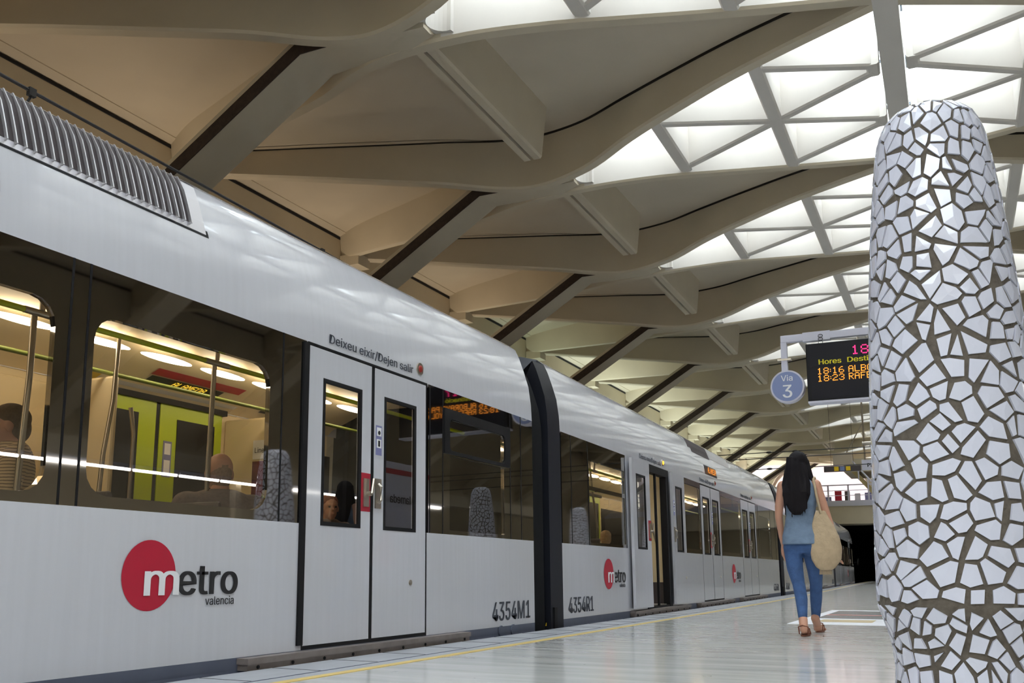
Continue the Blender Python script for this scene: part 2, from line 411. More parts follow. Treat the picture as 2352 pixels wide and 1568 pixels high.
def lattice(left):
    mb = MB()
    for i, (a, b, w_) in enumerate(MEMB):
        e = 0.0015 * i
        a2 = (mirr(a[0], left), a[1]); b2 = (mirr(b[0], left), b[1])
        seg(mb, a2, b2, w_, (zl(a[0]) + e, zl(b[0]) + e), 9.62)
    arc_ = [math.radians(80 + 200 * i / 12) for i in range(13)]      # rounded end wall of the opening
    mb.loft([[(mirr(-5.98 + r_ * math.cos(a), left), r_ * 1.05 * math.sin(a), 8.13) for a in arc_] + [(mirr(-5.98 + (r_ + .09) * math.cos(a), left), (r_ + .09) * 1.05 * math.sin(a), 8.13) for a in arc_[::-1]] for r_ in (.21,)] +
            [[(mirr(-5.98 + .21 * math.cos(a), left), .2205 * math.sin(a), 9.62) for a in arc_] + [(mirr(-5.98 + .30 * math.cos(a), left), .315 * math.sin(a), 9.62) for a in arc_[::-1]]])
    return mb
def frames(left):
    mb = MB()
    for (a, b, w_) in MEMB:
        seg(mb, (mirr(a[0], left), a[1]), (mirr(b[0], left), b[1]), w_ + .07, (9.625, 9.625), 9.68, ch=0)
    P = ribpath(-1, left); Q = ribpath(1, left)
    for R in (P, Q):
        for i in range(0, 28, 4): seg(mb, R[i][:2], R[i + 4][:2], .32, (9.625, 9.625), 9.68, ch=0)
    return mb
def bracket(left):
    # twin longitudinal ribs running from this node towards the next
    mb = MB(); g = 0.03
    for s_ in (-1, 1):
        rings = []
        for y, zb, sp in ((.25, 8.12, .07), (1.6, 8.10, .08), (3.2, 8.08, .09), (4.45, 8.06, .10)):
            x0 = -6.55
            rings.append([(mirr(x0 + s_ * g, left), y, zb), (mirr(x0 + s_ * (g + .13), left), y, zb), (mirr(x0 + s_ * (g + .16), left), y, zb + .04),
                          (mirr(x0 + s_ * (g + .16 + (sp if s_ > 0 else .01)), left), y, CZ + .02), (mirr(x0 + s_ * g, left), y, CZ + .02)])
        mb.loft(rings)
    return mb
ORD = ['farthest behind the camera', 'just behind the camera', 'with its leg above the nearest ribbed roof vent', 'with its leg just left of the black car gap',
       'whose leg ends right above the black car gap', 'just past the black car gap', 'above the open train door',
       'with its leg over the second car roof vents', 'behind the hanging round sign', 'behind the departures display', 'above the hair of the walking woman', 'before the footbridge', 'right over the footbridge', 'last of the row, beyond the footbridge']
bay0 = empty('roof_bay')
for left in (True, False):
    for sgn in (-1, 1):
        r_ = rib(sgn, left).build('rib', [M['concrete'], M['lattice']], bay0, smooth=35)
        for p_ in r_.data.polygons:        # whiter colour stands in for daylight on the faces lining the skylight well
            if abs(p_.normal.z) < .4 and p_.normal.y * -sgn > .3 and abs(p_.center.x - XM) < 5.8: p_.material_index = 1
        gap_strip(sgn, left).build('shadow_gap', M['gap_strip'], r_)
    l_ = leg(left).build('leg', M['concrete'], bay0, smooth=40)
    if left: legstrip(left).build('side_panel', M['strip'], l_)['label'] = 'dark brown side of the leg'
    lt = lattice(left).build('skylight_lattice', M['lattice'], bay0)
    frames(left).build('glazing_frame', M['skyframe'], lt)
    bracket(left).build('bracket', M['concrete'], bay0, smooth=30)
    mb = MB(); X = mirr(-13.35, left); mb.box(X - .28, X + .28, 2.62, 3.13, 8.22, 8.5); mb.box(X - .28, X + .02, 2.75, 3.0, 8.02, 8.22, 0)
    mb.build('bearing', M['concrete'], bay0)
    pg = [(p[0], p[1]) for p in ribpath(-1, left)[:34]] + [(p[0], p[1]) for p in ribpath(1, left)[:34]][::-1]
    mb = MB(); mb.prism(pg if not left else pg[::-1], 9.69, 9.70); mb.build('skylight_glass', M['skyglass'], bay0)
bays = []
for i, k in enumerate(range(-2, 11)):
    o = bay0 if i == 0 else copy_tree(bay0)
    o.location = (0, YN + LS * k, 0); bays.append(o)
    tag(o, f'concrete roof bay with triangular skylights, {ORD[i]}', 'roof frame', 'concrete roof bays with skylight lattices')
YEND = YN + LS * 10.5
mb = MB(); mb.box(XM - .17, XM + .17, -9, YEND, 8.57, 9.2); tag(mb.build('trim_5', M['lattice']), kind='structure')
# ceiling panels between the ribs
mb = MB()
for k in range(-3, 11):
    y = YN + LS * k
    for left in (True, False):
        F_ = [(p[0], y + p[1]) for p in ribpath(1, left)]; N_ = [(p[0], y + LS + p[1]) for p in ribpath(-1, left)]
        for i in range(len(F_) - 1):
            a, b, c, d = F_[i], F_[i + 1], N_[i + 1], N_[i]
            mb.add([(*a, CZ), (*b, CZ), (*c, CZ), (*d, CZ), (*a, CZ + .1), (*b, CZ + .1), (*c, CZ + .1), (*d, CZ + .1)],
                   [(0, 1, 2, 3), (4, 7, 6, 5)])
        N2 = [(p[0], y + p[1]) for p in ribpath(-1, left)][30:]; F2 = [(p[0], y + p[1]) for p in ribpath(1, left)][30:]
        for i in range(len(F2) - 1):
            a, b, c, d = N2[i], N2[i + 1], F2[i + 1], F2[i]
            mb.add([(*a, CZ - .01), (*b, CZ - .01), (*c, CZ - .01), (*d, CZ - .01), (*a, CZ + .1), (*b, CZ + .1), (*c, CZ + .1), (*d, CZ + .1)],
                   [(0, 1, 2, 3), (4, 7, 6, 5)])
for sx in (0, 1):
    xa, xb = (XW - .6, -13.35) if sx == 0 else (2 * XM + 13.35, XWR + .6)
    mb.box(xa, xb, -9, YEND, CZ - .03, CZ + .12)
tag(mb.build('ceiling', M['panel']), kind='structure')
for sx in (0, 1):
    x = XW - .31 if sx == 0 else XWR + .29
    xq = XW - .01 if sx == 0 else XWR - .02
    mb = MB(); mb.box(xq, xq + .03, -9, YEND, 8.93, 8.985); tag(mb.build('trim_%d' % (8 + sx), M['darkgap']), kind='structure')  # dark strip painted in as the shadow line at the wall top
    mb = MB(); mb.box(x, x + .02, -9, YEND, 8.9, CZ + .1); tag(mb.build('trim_%d' % (6 + sx), M['darkgap']), kind='structure')

# ------------------------------------------------------------------ the train
PROF = [(0.03, -.30), (0.0, 0.0), (-.001, .07), (-.0114, .88), (-.0274, 2.11), (-.037, 2.28), (-.065, 2.47), (-.118, 2.64), (-.17, 2.785), (-.215, 2.88),
        (-.30, 2.945), (-.50, 3.0), (-.9, 3.04), (-1.27, 3.05)]
WID = 2.54
def xs(z):
    for (a, z0), (b, z1) in zip(PROF, PROF[1:]):
        if z0 <= z <= z1: return a + (b - a) * (z - z0) / (z1 - z0)
    return PROF[0][0]
def sp(y, z, off=0.0): return (xs(z) + off, y, z)
def section(z0, z1=None, off=0.0):
    zz = sorted(set([z0] + [z for _, z in PROF if z > z0 and (z1 is None or z < z1)] + ([z1] if z1 else [])))
    return [(xs(z) + off, z) for z in zz]
def plate(y0, y1, z0, z1, off=0.0, th=0.03, mi=0, mb=None):
    mb = mb or MB(); s_ = section(z0, z1)
    if y1 <= y0: return mb
    o = [[(x + off, y, z) for x, z in s_] for y in (y0, y1)]; i_ = [[(x + off - th, y, z) for x, z in s_] for y in (y0, y1)]
    rings = [o[0] + i_[0][::-1], o[1] + i_[1][::-1]]
    return mb.loft(rings, mi)
def rrect(y0, y1, z0, z1, r, n=4):
    pts = []
    for cy, cz, a0 in ((y1 - r, z0 + r, -90), (y1 - r, z1 - r, 0), (y0 + r, z1 - r, 90), (y0 + r, z0 + r, 180)):
        for i in range(n + 1):
            a = math.radians(a0 + 90 * i / n); pts.append((cy + r * math.cos(a), cz + r * math.sin(a)))
    return pts
def holed(y0, y1, z0, z1, hole, r, off=0.0, depth=0.035, n=4, mb=None, mi=0):
    mb = mb or MB(); hy0, hy1, hz0, hz1 = hole
    inner = rrect(hy0, hy1, hz0, hz1, max(r, 0.002), n); outer = []
    corners = [(y1, z0), (y1, z1), (y0, z1), (y0, z0)]
    for g in range(4):
        c = corners[g]; seg_ = inner[g * (n + 1):(g + 1) * (n + 1)]
        p0, p1 = seg_[0], seg_[-1]
        if g % 2 == 0: a, b = (p0[0], c[1]), (c[0], p1[1])
        else: a, b = (c[0], p0[1]), (p1[0], c[1])
        for i in range(n + 1):
            t = i / n
            if t <= .5: outer.append((a[0] + (c[0] - a[0]) * 2 * t, a[1] + (c[1] - a[1]) * 2 * t))
            else: outer.append((c[0] + (b[0] - c[0]) * (2 * t - 1), c[1] + (b[1] - c[1]) * (2 * t - 1)))
    N = len(inner)
    R = [[sp(y, z, off - depth) for y, z in outer], [sp(y, z, off) for y, z in outer], [sp(y, z, off) for y, z in inner], [sp(y, z, off - depth) for y, z in inner]]
    mb.loft(R + [R[0]], mi, caps=False)
    return mb
def pane(y0, y1, z0, z1, r, off, name, m, parent):
    pts = rrect(y0, y1, z0, z1, max(r, .002)); mb = MB()
    mb.add([sp(y, z, off) for y, z in pts], [tuple(range(len(pts)))])
    return mb.build(name, m, parent)
def band(root, y0, y1, holes, hopper=None):
    """one stretch of the glossy window band; holes = list of (y0,y1,z0,z1,r)"""
    cuts = sorted(holes); y = y0; fr = MB(); panes = []
    groups = {}
    for h in cuts: groups.setdefault((h[0], h[1]), []).append(h)
    for (a, b), hs in sorted(groups.items()):
        a0, b0 = a - .02, b + .02
        plate(y, a0, .88, 2.11, mb=fr); hs = sorted(hs, key=lambda h: h[2]); z = .88
        for j, h in enumerate(hs):
            zt = 2.11 if j == len(hs) - 1 else (h[3] + hs[j + 1][2]) / 2
            holed(a0, b0, z, zt, (a, b, h[2], h[3]), h[4], mb=fr); z = zt
        y = b0; panes += hs
    plate(y, y1, .88, 2.11, mb=fr)
    f = fr.build('window_band', M['band'], root)
    for h in panes: pane(h[0], h[1], h[2], h[3], h[4], -.008, 'window_glass', M['glass'], f)
    return f
def seams(root, ylist, z0=.88, z1=2.11):
    for y in ylist: plate(y - .006, y + .006, z0, z1, off=.0025, th=.006).build('band_seam', M['rubber'], root)
def leaf(root, y0, y1, w, off=0.0, handle=0, sticker=False, lock=None):
    d = holed(y0, y1, .095, 2.09, w, .002, off=off, depth=.04).build('sliding_door', M['white'], root)
    g = .028
    holed(w[0] - .0, w[1] + .0, w[2], w[3], (w[0] + g, w[1] - g, w[2] + g, w[3] - g), .004, off=off + .003, depth=.02).build('window_rim', M['rubber'], d)
    pane(w[0] + g, w[1] - g, w[2] + g, w[3] - g, .002, off - .006, 'door_glass', M['doorglass'], d)
    if handle == 1:
        mb = MB(); plate(y1 - .125, y1 - .005, 1.0, 1.28, off=off + .003, th=.003, mb=mb); mb.build('handle_backing', M['redp'], d)
        mb = MB(); plate(y1 - .10, y1 - .03, 1.035, 1.24, off=off + .012, th=.010, mb=mb)
        mb.tube([sp(y1 - .05, 1.13, off + .01), sp(y1 - .05, 1.13, off + .045)], .018, 10)
        mb.tube([sp(y1 - .045, 1.13, off + .045), sp(y1 - .02, 1.24, off + .045)], .012, 8)
        mb.build('door_handle', M['steel'], d)
    if handle == 2:
        mb = MB(); plate(y0 + .01, y0 + .085, 1.03, 1.25, off=off + .012, th=.010, mb=mb)
        mb.tube([sp(y0 + .045, 1.07, off + .012), sp(y0 + .045, 1.09, off + .035), sp(y0 + .045, 1.19, off + .035), sp(y0 + .045, 1.21, off + .012)], .012, 8)
        mb.build('door_handle', M['steel'], d)
    if sticker:
        mb = MB(); plate(y0 + .018, y0 + .098, 1.43, 1.655, off=off + .002, th=.002, mb=mb)
        plate(y0 + .028, y0 + .088, 1.575, 1.64, off=off + .0035, th=.001, mi=1, mb=mb); plate(y0 + .028, y0 + .088, 1.485, 1.55, off=off + .0035, th=.001, mi=1, mb=mb)
        plate(y0 + .045, y0 + .07, 1.495, 1.54, off=off + .005, th=.001, mi=2, mb=mb); mb.tube([sp(y0 + .058, 1.60, off + .004), sp(y0 + .058, 1.60, off + .006)], .016, 10, mi=2)
        mb.build('door_notice', [M['bluest'], M['whitetxt'], M['blacktxt']], d)
    if lock:
        mb = MB(); mb.tube([sp(lock, .485, off), sp(lock, .485, off + .006)], .022, 14); mb.build('door_lock', M['steel'], d)
    return d
def logo(root, yc, zc=.547, r=.185):
    mb = MB(); n = 48; mb.add([(xs(zc) + .004, yc + r * math.cos(2 * PI * i / n), zc + r * math.sin(2 * PI * i / n)) for i in range(n)], [tuple(range(n))])
    c = mb.build('logo_disc', M['crimson'], root)
    text('m', 'logo_letter', M['whitetxt'], sp(yc - .052, zc - .105, .0065), SIDE, .262, parent=c, bold=.035, fit=.232)
    text('etro', 'logo_lettering', M['blacktxt'], sp(yc + .198, zc - .106, .0045), SIDE, .262, parent=root, bold=.035, fit=.462)
    text('valencia', 'logo_subtitle', M['blacktxt'], sp(yc + .418, zc - .166, .0045), SIDE, .072, parent=root, fit=.232)
def stepplate(root, y0, y1):
    mb = MB(); mb.box(0, .085, y0, y1, .03, .066); mb.box(0.0, .075, y0 + .01, y1 - .01, -.005, .03)
    o = mb.build('door_step', M['step'], root)
    mb = MB()
    for i in range(9):
        y = y0 + .1 + (y1 - y0 - .2) * i / 8; mb.tube([(.074, y, .012), (.081, y, .012)], .011, 8)
    mb.build('step_bolts', M['rubber'], o)
def doorsign(root, y, lit=False):
    text('Deixeu eixir/Dejen salir', 'door_lettering', M['greytxt'], sp(y, 2.152, .006), SIDE, .098, parent=root, bold=.012, fit=1.13)
    mb = MB(); mb.tube([sp(y + 1.25, 2.212, -.01), sp(y + 1.25, 2.212, .012)], .05, 18); o = mb.build('door_indicator', M['steel'], root)
    mb = MB(); mb.ellipsoid(sp(y + 1.25, 2.212, .012), (.014, .03, .03)); mb.build('indicator_lens', M['amberlamp'] if lit else M['redlamp'], o)
def whites(root, y0, y1, doors):
    """lower wall, side grey skirt, roof shell, far wall"""
    y = y0; mb = MB()
    for a, b in doors: plate(y, a, .07, .88).build('lower_panel', M['white'], root); y = b
    plate(y, y1, .07, .88).build('lower_panel', M['white'], root)
    mb = MB(); top = section(2.11); full = [(x, z) for x, z in top] + [(-WID - x, z) for x, z in top[::-1][1:]]
    inn = [(-1.27 + (x + 1.27) * .975, z - .03) for x, z in full]
    mb.loft([[(x, y_, z) for x, z in full] + [(x, y_, z) for x, z in inn[::-1]] for y_ in (y0, y1)])
    mb.build('roof_shell', M['white'], root, smooth=30)
    mb = MB(); mb.box(-WID, 0.0, y0, y1, -.30, -.02); plate(y0, y1, -.02, .07, th=.06, mb=mb); mb.build('skirt', M['greyskirt'], root)
    for a, b in doors:
        mb = MB()
        for e in (a - .012, b): plate(e, e + .012, .07, 2.10, off=.001, th=.03, mb=mb)
        plate(a - .012, b + .012, 2.095, 2.112, off=.002, th=.03, mb=mb); plate((a + b) / 2 - .022, (a + b) / 2 + .022, .07, 2.10, off=-.004, th=.03, mb=mb)
        plate(a - .012, b + .012, .066, .094, off=.0, th=.03, mb=mb)
        mb.build('door_seal', M['rubber'], root)
def interior(root, y0, y1, fardoors, rail=True):
    z0 = .10
    mb = MB(); mb.box(-WID + .05, -.05, y0, y1, .06, z0); mb.build('cabin_floor', M['intfloor'], root)
    mb = MB(); mb.box(-WID + .0, -WID + .05, y0, y1, z0, 2.12); fw = mb.build('far_wall', M['intwall'], root)
    mb = MB(); n = 8; sec = [(-WID + .05, 2.08), (-WID + .12, 2.14), (-WID + .45, 2.27), (-WID + .75, 2.33), (-.75, 2.33), (-.45, 2.27), (-.12, 2.14), (-.06, 2.08)]
    mb.loft([[(x, y, z) for x, z in sec] + [(x, y, z + .03) for x, z in sec[::-1]] for y in (y0, y1)]); mb.build('cabin_ceiling', M['intwall'], root, smooth=40)
    fx = -WID + .05
    y = y0 + .3
    prev = y0
    for a, b in fardoors + [(y1 + .2, y1 + .3)]:
        if a - prev > .9:      # far side window between doors
            mb = MB(); mb.box(fx, fx + .012, prev + .15, a - .15, .95, 1.85); mb.build('far_window', M['display'], root)
        prev = b
    for a, b in fardoors:
        c = (a + b) / 2
        for lo, hi, s_ in ((a, c - .025, -1), (c + .025, b, 1)):
            mb = MB(); mb.box(fx, fx + .03, lo, hi, z0, 2.05); d = mb.build('far_door', M['limep'], root)
            wa, wb = (lo + .10, hi - .20) if s_ < 0 else (lo + .20, hi - .10)
            mb = MB(); mb.box(fx + .03, fx + .036, wa, wb, .95, 1.93); mb.build('door_glass', M['display'], d)
            q0, q1 = (hi - .16, hi - .04) if s_ < 0 else (lo + .04, lo + .16)
            mb = MB(); mb.box(fx + .03, fx + .05, q0, q1, .86, 1.12); mb.box(fx + .05, fx + .053, q0 + .03, q1 - .03, .88, 1.08, 1); mb.build('grip_recess', [M['whitetxt'], M['ventdark']], d)
            if s_ > 0:
                mb = MB(); mb.box(fx + .03, fx + .034, lo + .05, lo + .15, 1.4, 1.72); mb.box(fx + .034, fx + .036, lo + .065, lo + .135, 1.6, 1.7, 1); mb.box(fx + .034, fx + .036, lo + .065, lo + .135, 1.44, 1.55, 1)
                mb.build('door_notice', [M['bluest'], M['whitetxt']], d)
        mb = MB(); mb.box(fx, fx + .02, c - .025, c + .025, z0, 2.05); mb.build('far_door_seal', M['rubber'], root)
        mb = MB(); mb.box(fx, fx + .06, a - .04, b + .04, 2.05, 2.10); mb.build('door_header', M['rubber'], root)
    y = y0 + .35; i = 0
    while y < y1 - .6:
        mb = MB(); mb.ellipsoid((-1.72, y + .27, 2.235), (.055, .27, .022), 16, 10); mb.build('ceiling_lamp', M['lamp'], root, smooth=60)
        y += .64; i += 1
def railing(root, y0, y1, z=1.94, x=-.53, m=None, clamps=()):
    mb = MB(); mb.tube([(x, y0, z), (x, y1, z)], .017, 10); r = mb.build('handrail', m or M['limeb'], root, smooth=60)
    for c in clamps:
        mb = MB(); mb.tube([(x, c - .11, z), (x, c + .11, z)], .0195, 10); mb.tube([(x, c, z + .02), (x, c, 2.3)], .016, 10); mb.build('rail_clamp', M['steel'], r, smooth=60)
def pole(root, pts, r=.017):
    mb = MB(); mb.tube(pts, r, 10); return mb.build('grab_pole', M['steel'], root, smooth=60)
def seat(root, x, y, face=1):
    mb = MB(); mb.box(x - .22, x + .22, y - .22, y + .22, .47, .52)
    mb.build('seat', M['ventdark'], root, bevel=.02)
    mb = MB(); mb.box(x - .22, x + .22, y - face * .22 - .02, y - face * .22 + .02, .5, 1.0); mb.build('seat_back', M['ventdark'], root, bevel=.02)

# ---- nearest car
m1 = empty('rail_car', (-3.85, 0, 0))
tag(m1, 'nearest white train car, numbered 4354M1, closed doors and ribbed roof vent', 'train car', 'cars of the metro train')
whites(m1, -5.2, 8.76, [(5.03, 6.60)])
band(m1, -5.2, 5.0, [(-2.6, -.9, .95, 1.83, .12), (-.4, 1.1, .95, 1.83, .12), (1.45, 3.05, .93, 1.868, .13), (3.28, 4.64, .94, 1.858, .13)])
seams(m1, [3.13, 3.235, 4.76])
mb = MB(); plate(4.965, 5.02, .10, 2.10, off=.014, th=.03, mb=mb); mb.build('door_post', M['rubber'], m1)
band(m1, 6.635, 8.76, [(7.0, 8.08, 1.60, 1.865, .06), (7.0, 8.08, .915, 1.55, .01)])
seams(m1, [6.66, 6.88, 8.22, 8.47])
mb = MB(); holed(6.90, 8.20, 1.565, 1.955, (6.99, 8.09, 1.595, 1.87), .05, off=.010, depth=.02, mb=mb); mb.build('vent_window_frame', M['rubber'], m1)
leaf(m1, 5.035, 5.792, (5.195, 5.668, .875, 1.89), handle=1)
leaf(m1, 5.838, 6.592, (5.968, 6.44, .875, 1.89), handle=2, sticker=True, lock=6.363)
stepplate(m1, 4.42, 7.22)
doorsign(m1, 5.243)
logo(m1, 3.72)
text('4354M1', 'car_number', M['greytxt'], sp(7.79, .125, .004), SIDE, .262, parent=m1, bold=.022, fit=.835)
mb = MB()
for y in (7.97, 8.23): mb.tube([(.002, y, .03), (.012, y, .03)], .05, 16)
mb.build('jacking_cover', M['greyskirt'], m1)
# side destination display at the frame edge and the ribbed vent
mb = MB(); plate(1.9, 2.71, 2.30, 2.452, off=.004, th=.01, mb=mb); mb.build('destination_display', M['display'], m1)
g0, g1 = .9, 3.99
mb = MB(); plate(g0, g1 + .09, 2.56, 2.90, off=.004, th=.01, mb=mb); vt = mb.build('roof_vent', M['alu'], m1)
mb = MB(); plate(g0 + .02, g1 - .03, 2.60, 2.90, off=.007, th=.006, mb=mb); mb.build('vent_recess', M['ventdark'], vt)
mb = MB(); n = 0; y = g0 + .03
while y < g1 - .03:
    for z0, z1 in ((2.585, 2.66), (2.66, 2.73), (2.73, 2.80), (2.80, 2.90)):
        A = [(xs(z) + .004, z) for z in (z0, z1)]; 
        mb.add([(A[0][0], y, z0), (A[1][0], y, z1), (A[1][0] + .030, y - .008, z1), (A[0][0] + .030, y - .008, z0),
                (A[0][0], y + .009, z0), (A[1][0], y + .009, z1), (A[1][0] + .030, y - .001, z1), (A[0][0] + .030, y - .001, z0)],
               [(0, 1, 2, 3), (4, 7, 6, 5), (0, 4, 5, 1), (3, 2, 6, 7), (0, 3, 7, 4), (1, 5, 6, 2)])
    y += .052
mb.build('vent_louvres', M['alu'], vt)
mb = MB(); holed(g0 - .02, g1 + .11, 2.545, 2.92, (g0, g1 + .09, 2.557, 2.91), .01, off=.003, depth=.004, mb=mb); mb.build('vent_edge', M['rubber'], vt)
interior(m1, -4.8, 8.6, [(-1.8, -.2), (5.28, 6.88)])
railing(m1, -3.0, 8.2, clamps=(3.36, 4.70)); railing(m1, -3.0, 8.3, z=2.05, x=-1.85, m=M['olive'])
pole(m1, [(-.55, 3.33, 1.95), (-.52, 3.31, 1.6), (-.50, 3.28, 1.2), (-.50, 3.27, .6)])
pole(m1, [(-.55, 4.70, 1.95), (-.55, 4.69, 1.2), (-.55, 4.69, .1)])
pole(m1, [(-1.65, 4.88, 2.3), (-1.65, 4.86, 1.8), (-1.62, 4.78, 1.4), (-1.62, 4.74, .6)])
pole(m1, [(-1.75, 5.12, 1.8), (-1.75, 5.16, 1.6), (-1.75, 5.16, .9)])
for a, b, z1 in ((4.95, 5.24, 2.02), (6.95, 7.42, 2.02)):
    mb = MB(); mb.box(-WID + .06, -1.75, a if a < 6 else a, (a + .05) if a < 6 else a + .05, .1, z1); mb.box(-WID + .05, -WID + .10, a - (.5 if a < 6 else 0), b if a > 6 else a + .05, .1, z1)
    mb.build('windscreen_panel', M['intwall'], m1, bevel=.02)
mb = MB(); mb.box(-2.12, -1.90, 6.944, 6.949, 1.62, 1.80); mb.box(-2.12, -1.90, 6.944, 6.949, 1.22, 1.60, 1); mb.build('poster', [M['whitetxt'], M['poster']], m1)
text('Linea', 'poster_lettering', M['blacktxt'], (-2.10, 6.942, 1.68), FRONT, .075, parent=m1, fit=.14)
# display and stickers on the cove above the far doors
def cove(y0, y1, t0, t1, name, m, off=.006):
    a, b = Vector((-WID + .12, 0, 2.14)), Vector((-WID + .45, 0, 2.27)); d = b - a; nrm = Vector((.366, 0, -.93))
    p, q = a + d * t0 + nrm * off, a + d * t1 + nrm * off
    mb = MB(); mb.add([(p.x, y0, p.z), (p.x, y1, p.z), (q.x, y1, q.z), (q.x, y0, q.z)], [(0, 1, 2, 3)]); return mb.build(name, m, m1)
COVE = Matrix(((0, .93, .366), (1, 0, 0), (0, .366, -.93)))
cove(5.75, 6.62, .30, .62, 'line_display', M['display']); cove(5.72, 6.80, .66, .95, 'red_notice', M['redp']); cove(5.0, 5.35, -.10, .35, 'yellow_notice', M['yellow']); cove(5.40, 7.0, -.12, .12, 'line_map', M['whitetxt'])
a_ = Vector((-WID + .12, 0, 2.14)) + Vector((.33, 0, .13)) * .36 + Vector((.366, 0, -.93)) * .010
dots('ALAMEDA', 'display_lettering', M['led_y'], (a_.x, 6.03, a_.z), COVE, .075, parent=m1, width=.40, slant=.2)
cove(7.3, 7.55, .1, .5, 'notice', M['display']); cove(7.58, 7.75, .1, .5, 'notice', M['whitetxt']); cove(2.95, 3.15, .15, .5, 'notice', M['yellow']); cove(3.18, 3.55, .15, .5, 'notice', M['whitetxt'])
for y_ in (2.4, 3.9, 4.75): seat(m1, -.5, y_)
# open end towards the next car
def bellow(root, y0, y1):
    mb = MB(); rings = []; n = 9
    for i in range(n + 1):
        y = y0 + (y1 - y0) * i / n; s_ = .90 if i % 2 else .94
        rings.append([(-1.27 + (x + 1.27) * s_, y, z * (s_ + .0) - .02) for x, z in SEC])
    mb.loft(rings); return mb.build('gangway_bellows', M['bellows'], root)
SEC = [(x, z) for x, z in PROF] + [(-WID - x, z) for x, z in PROF[::-1][1:]]
def rim(root, y0, y1, s0, s1, zt0=0, name='end_rim', m=None):
    mb = MB(); A = [(-1.27 + (x + 1.27) * s0, y0, z - (zt0 if z > 2.9 else 0)) for x, z in SEC]; B = [(-1.27 + (x + 1.27) * s1, y1, z) for x, z in SEC]
    I0 = [(-1.27 + (x + 1.27) * .88, y0, z * .93) for x, z in SEC]; I1 = [(-1.27 + (x + 1.27) * .86, y1, z * .92) for x, z in SEC]
    mb.loft([A, B, I1, I0, A], caps=False); o = mb.build(name, m or M['navy'], root, smooth=30)
    return o
rim(m1, 8.76, 8.80, .999, .985); bellow(m1, 8.80, 9.24)
b_ = MB()
for i in range(14):
    z = .15 + i * .14
    b_.ellipsoid((-.215, 9.0 + .06 * (i % 2), z), (.012, .014, .014), 8, 6)
b_.build('gangway_studs', M['steel'], m1)

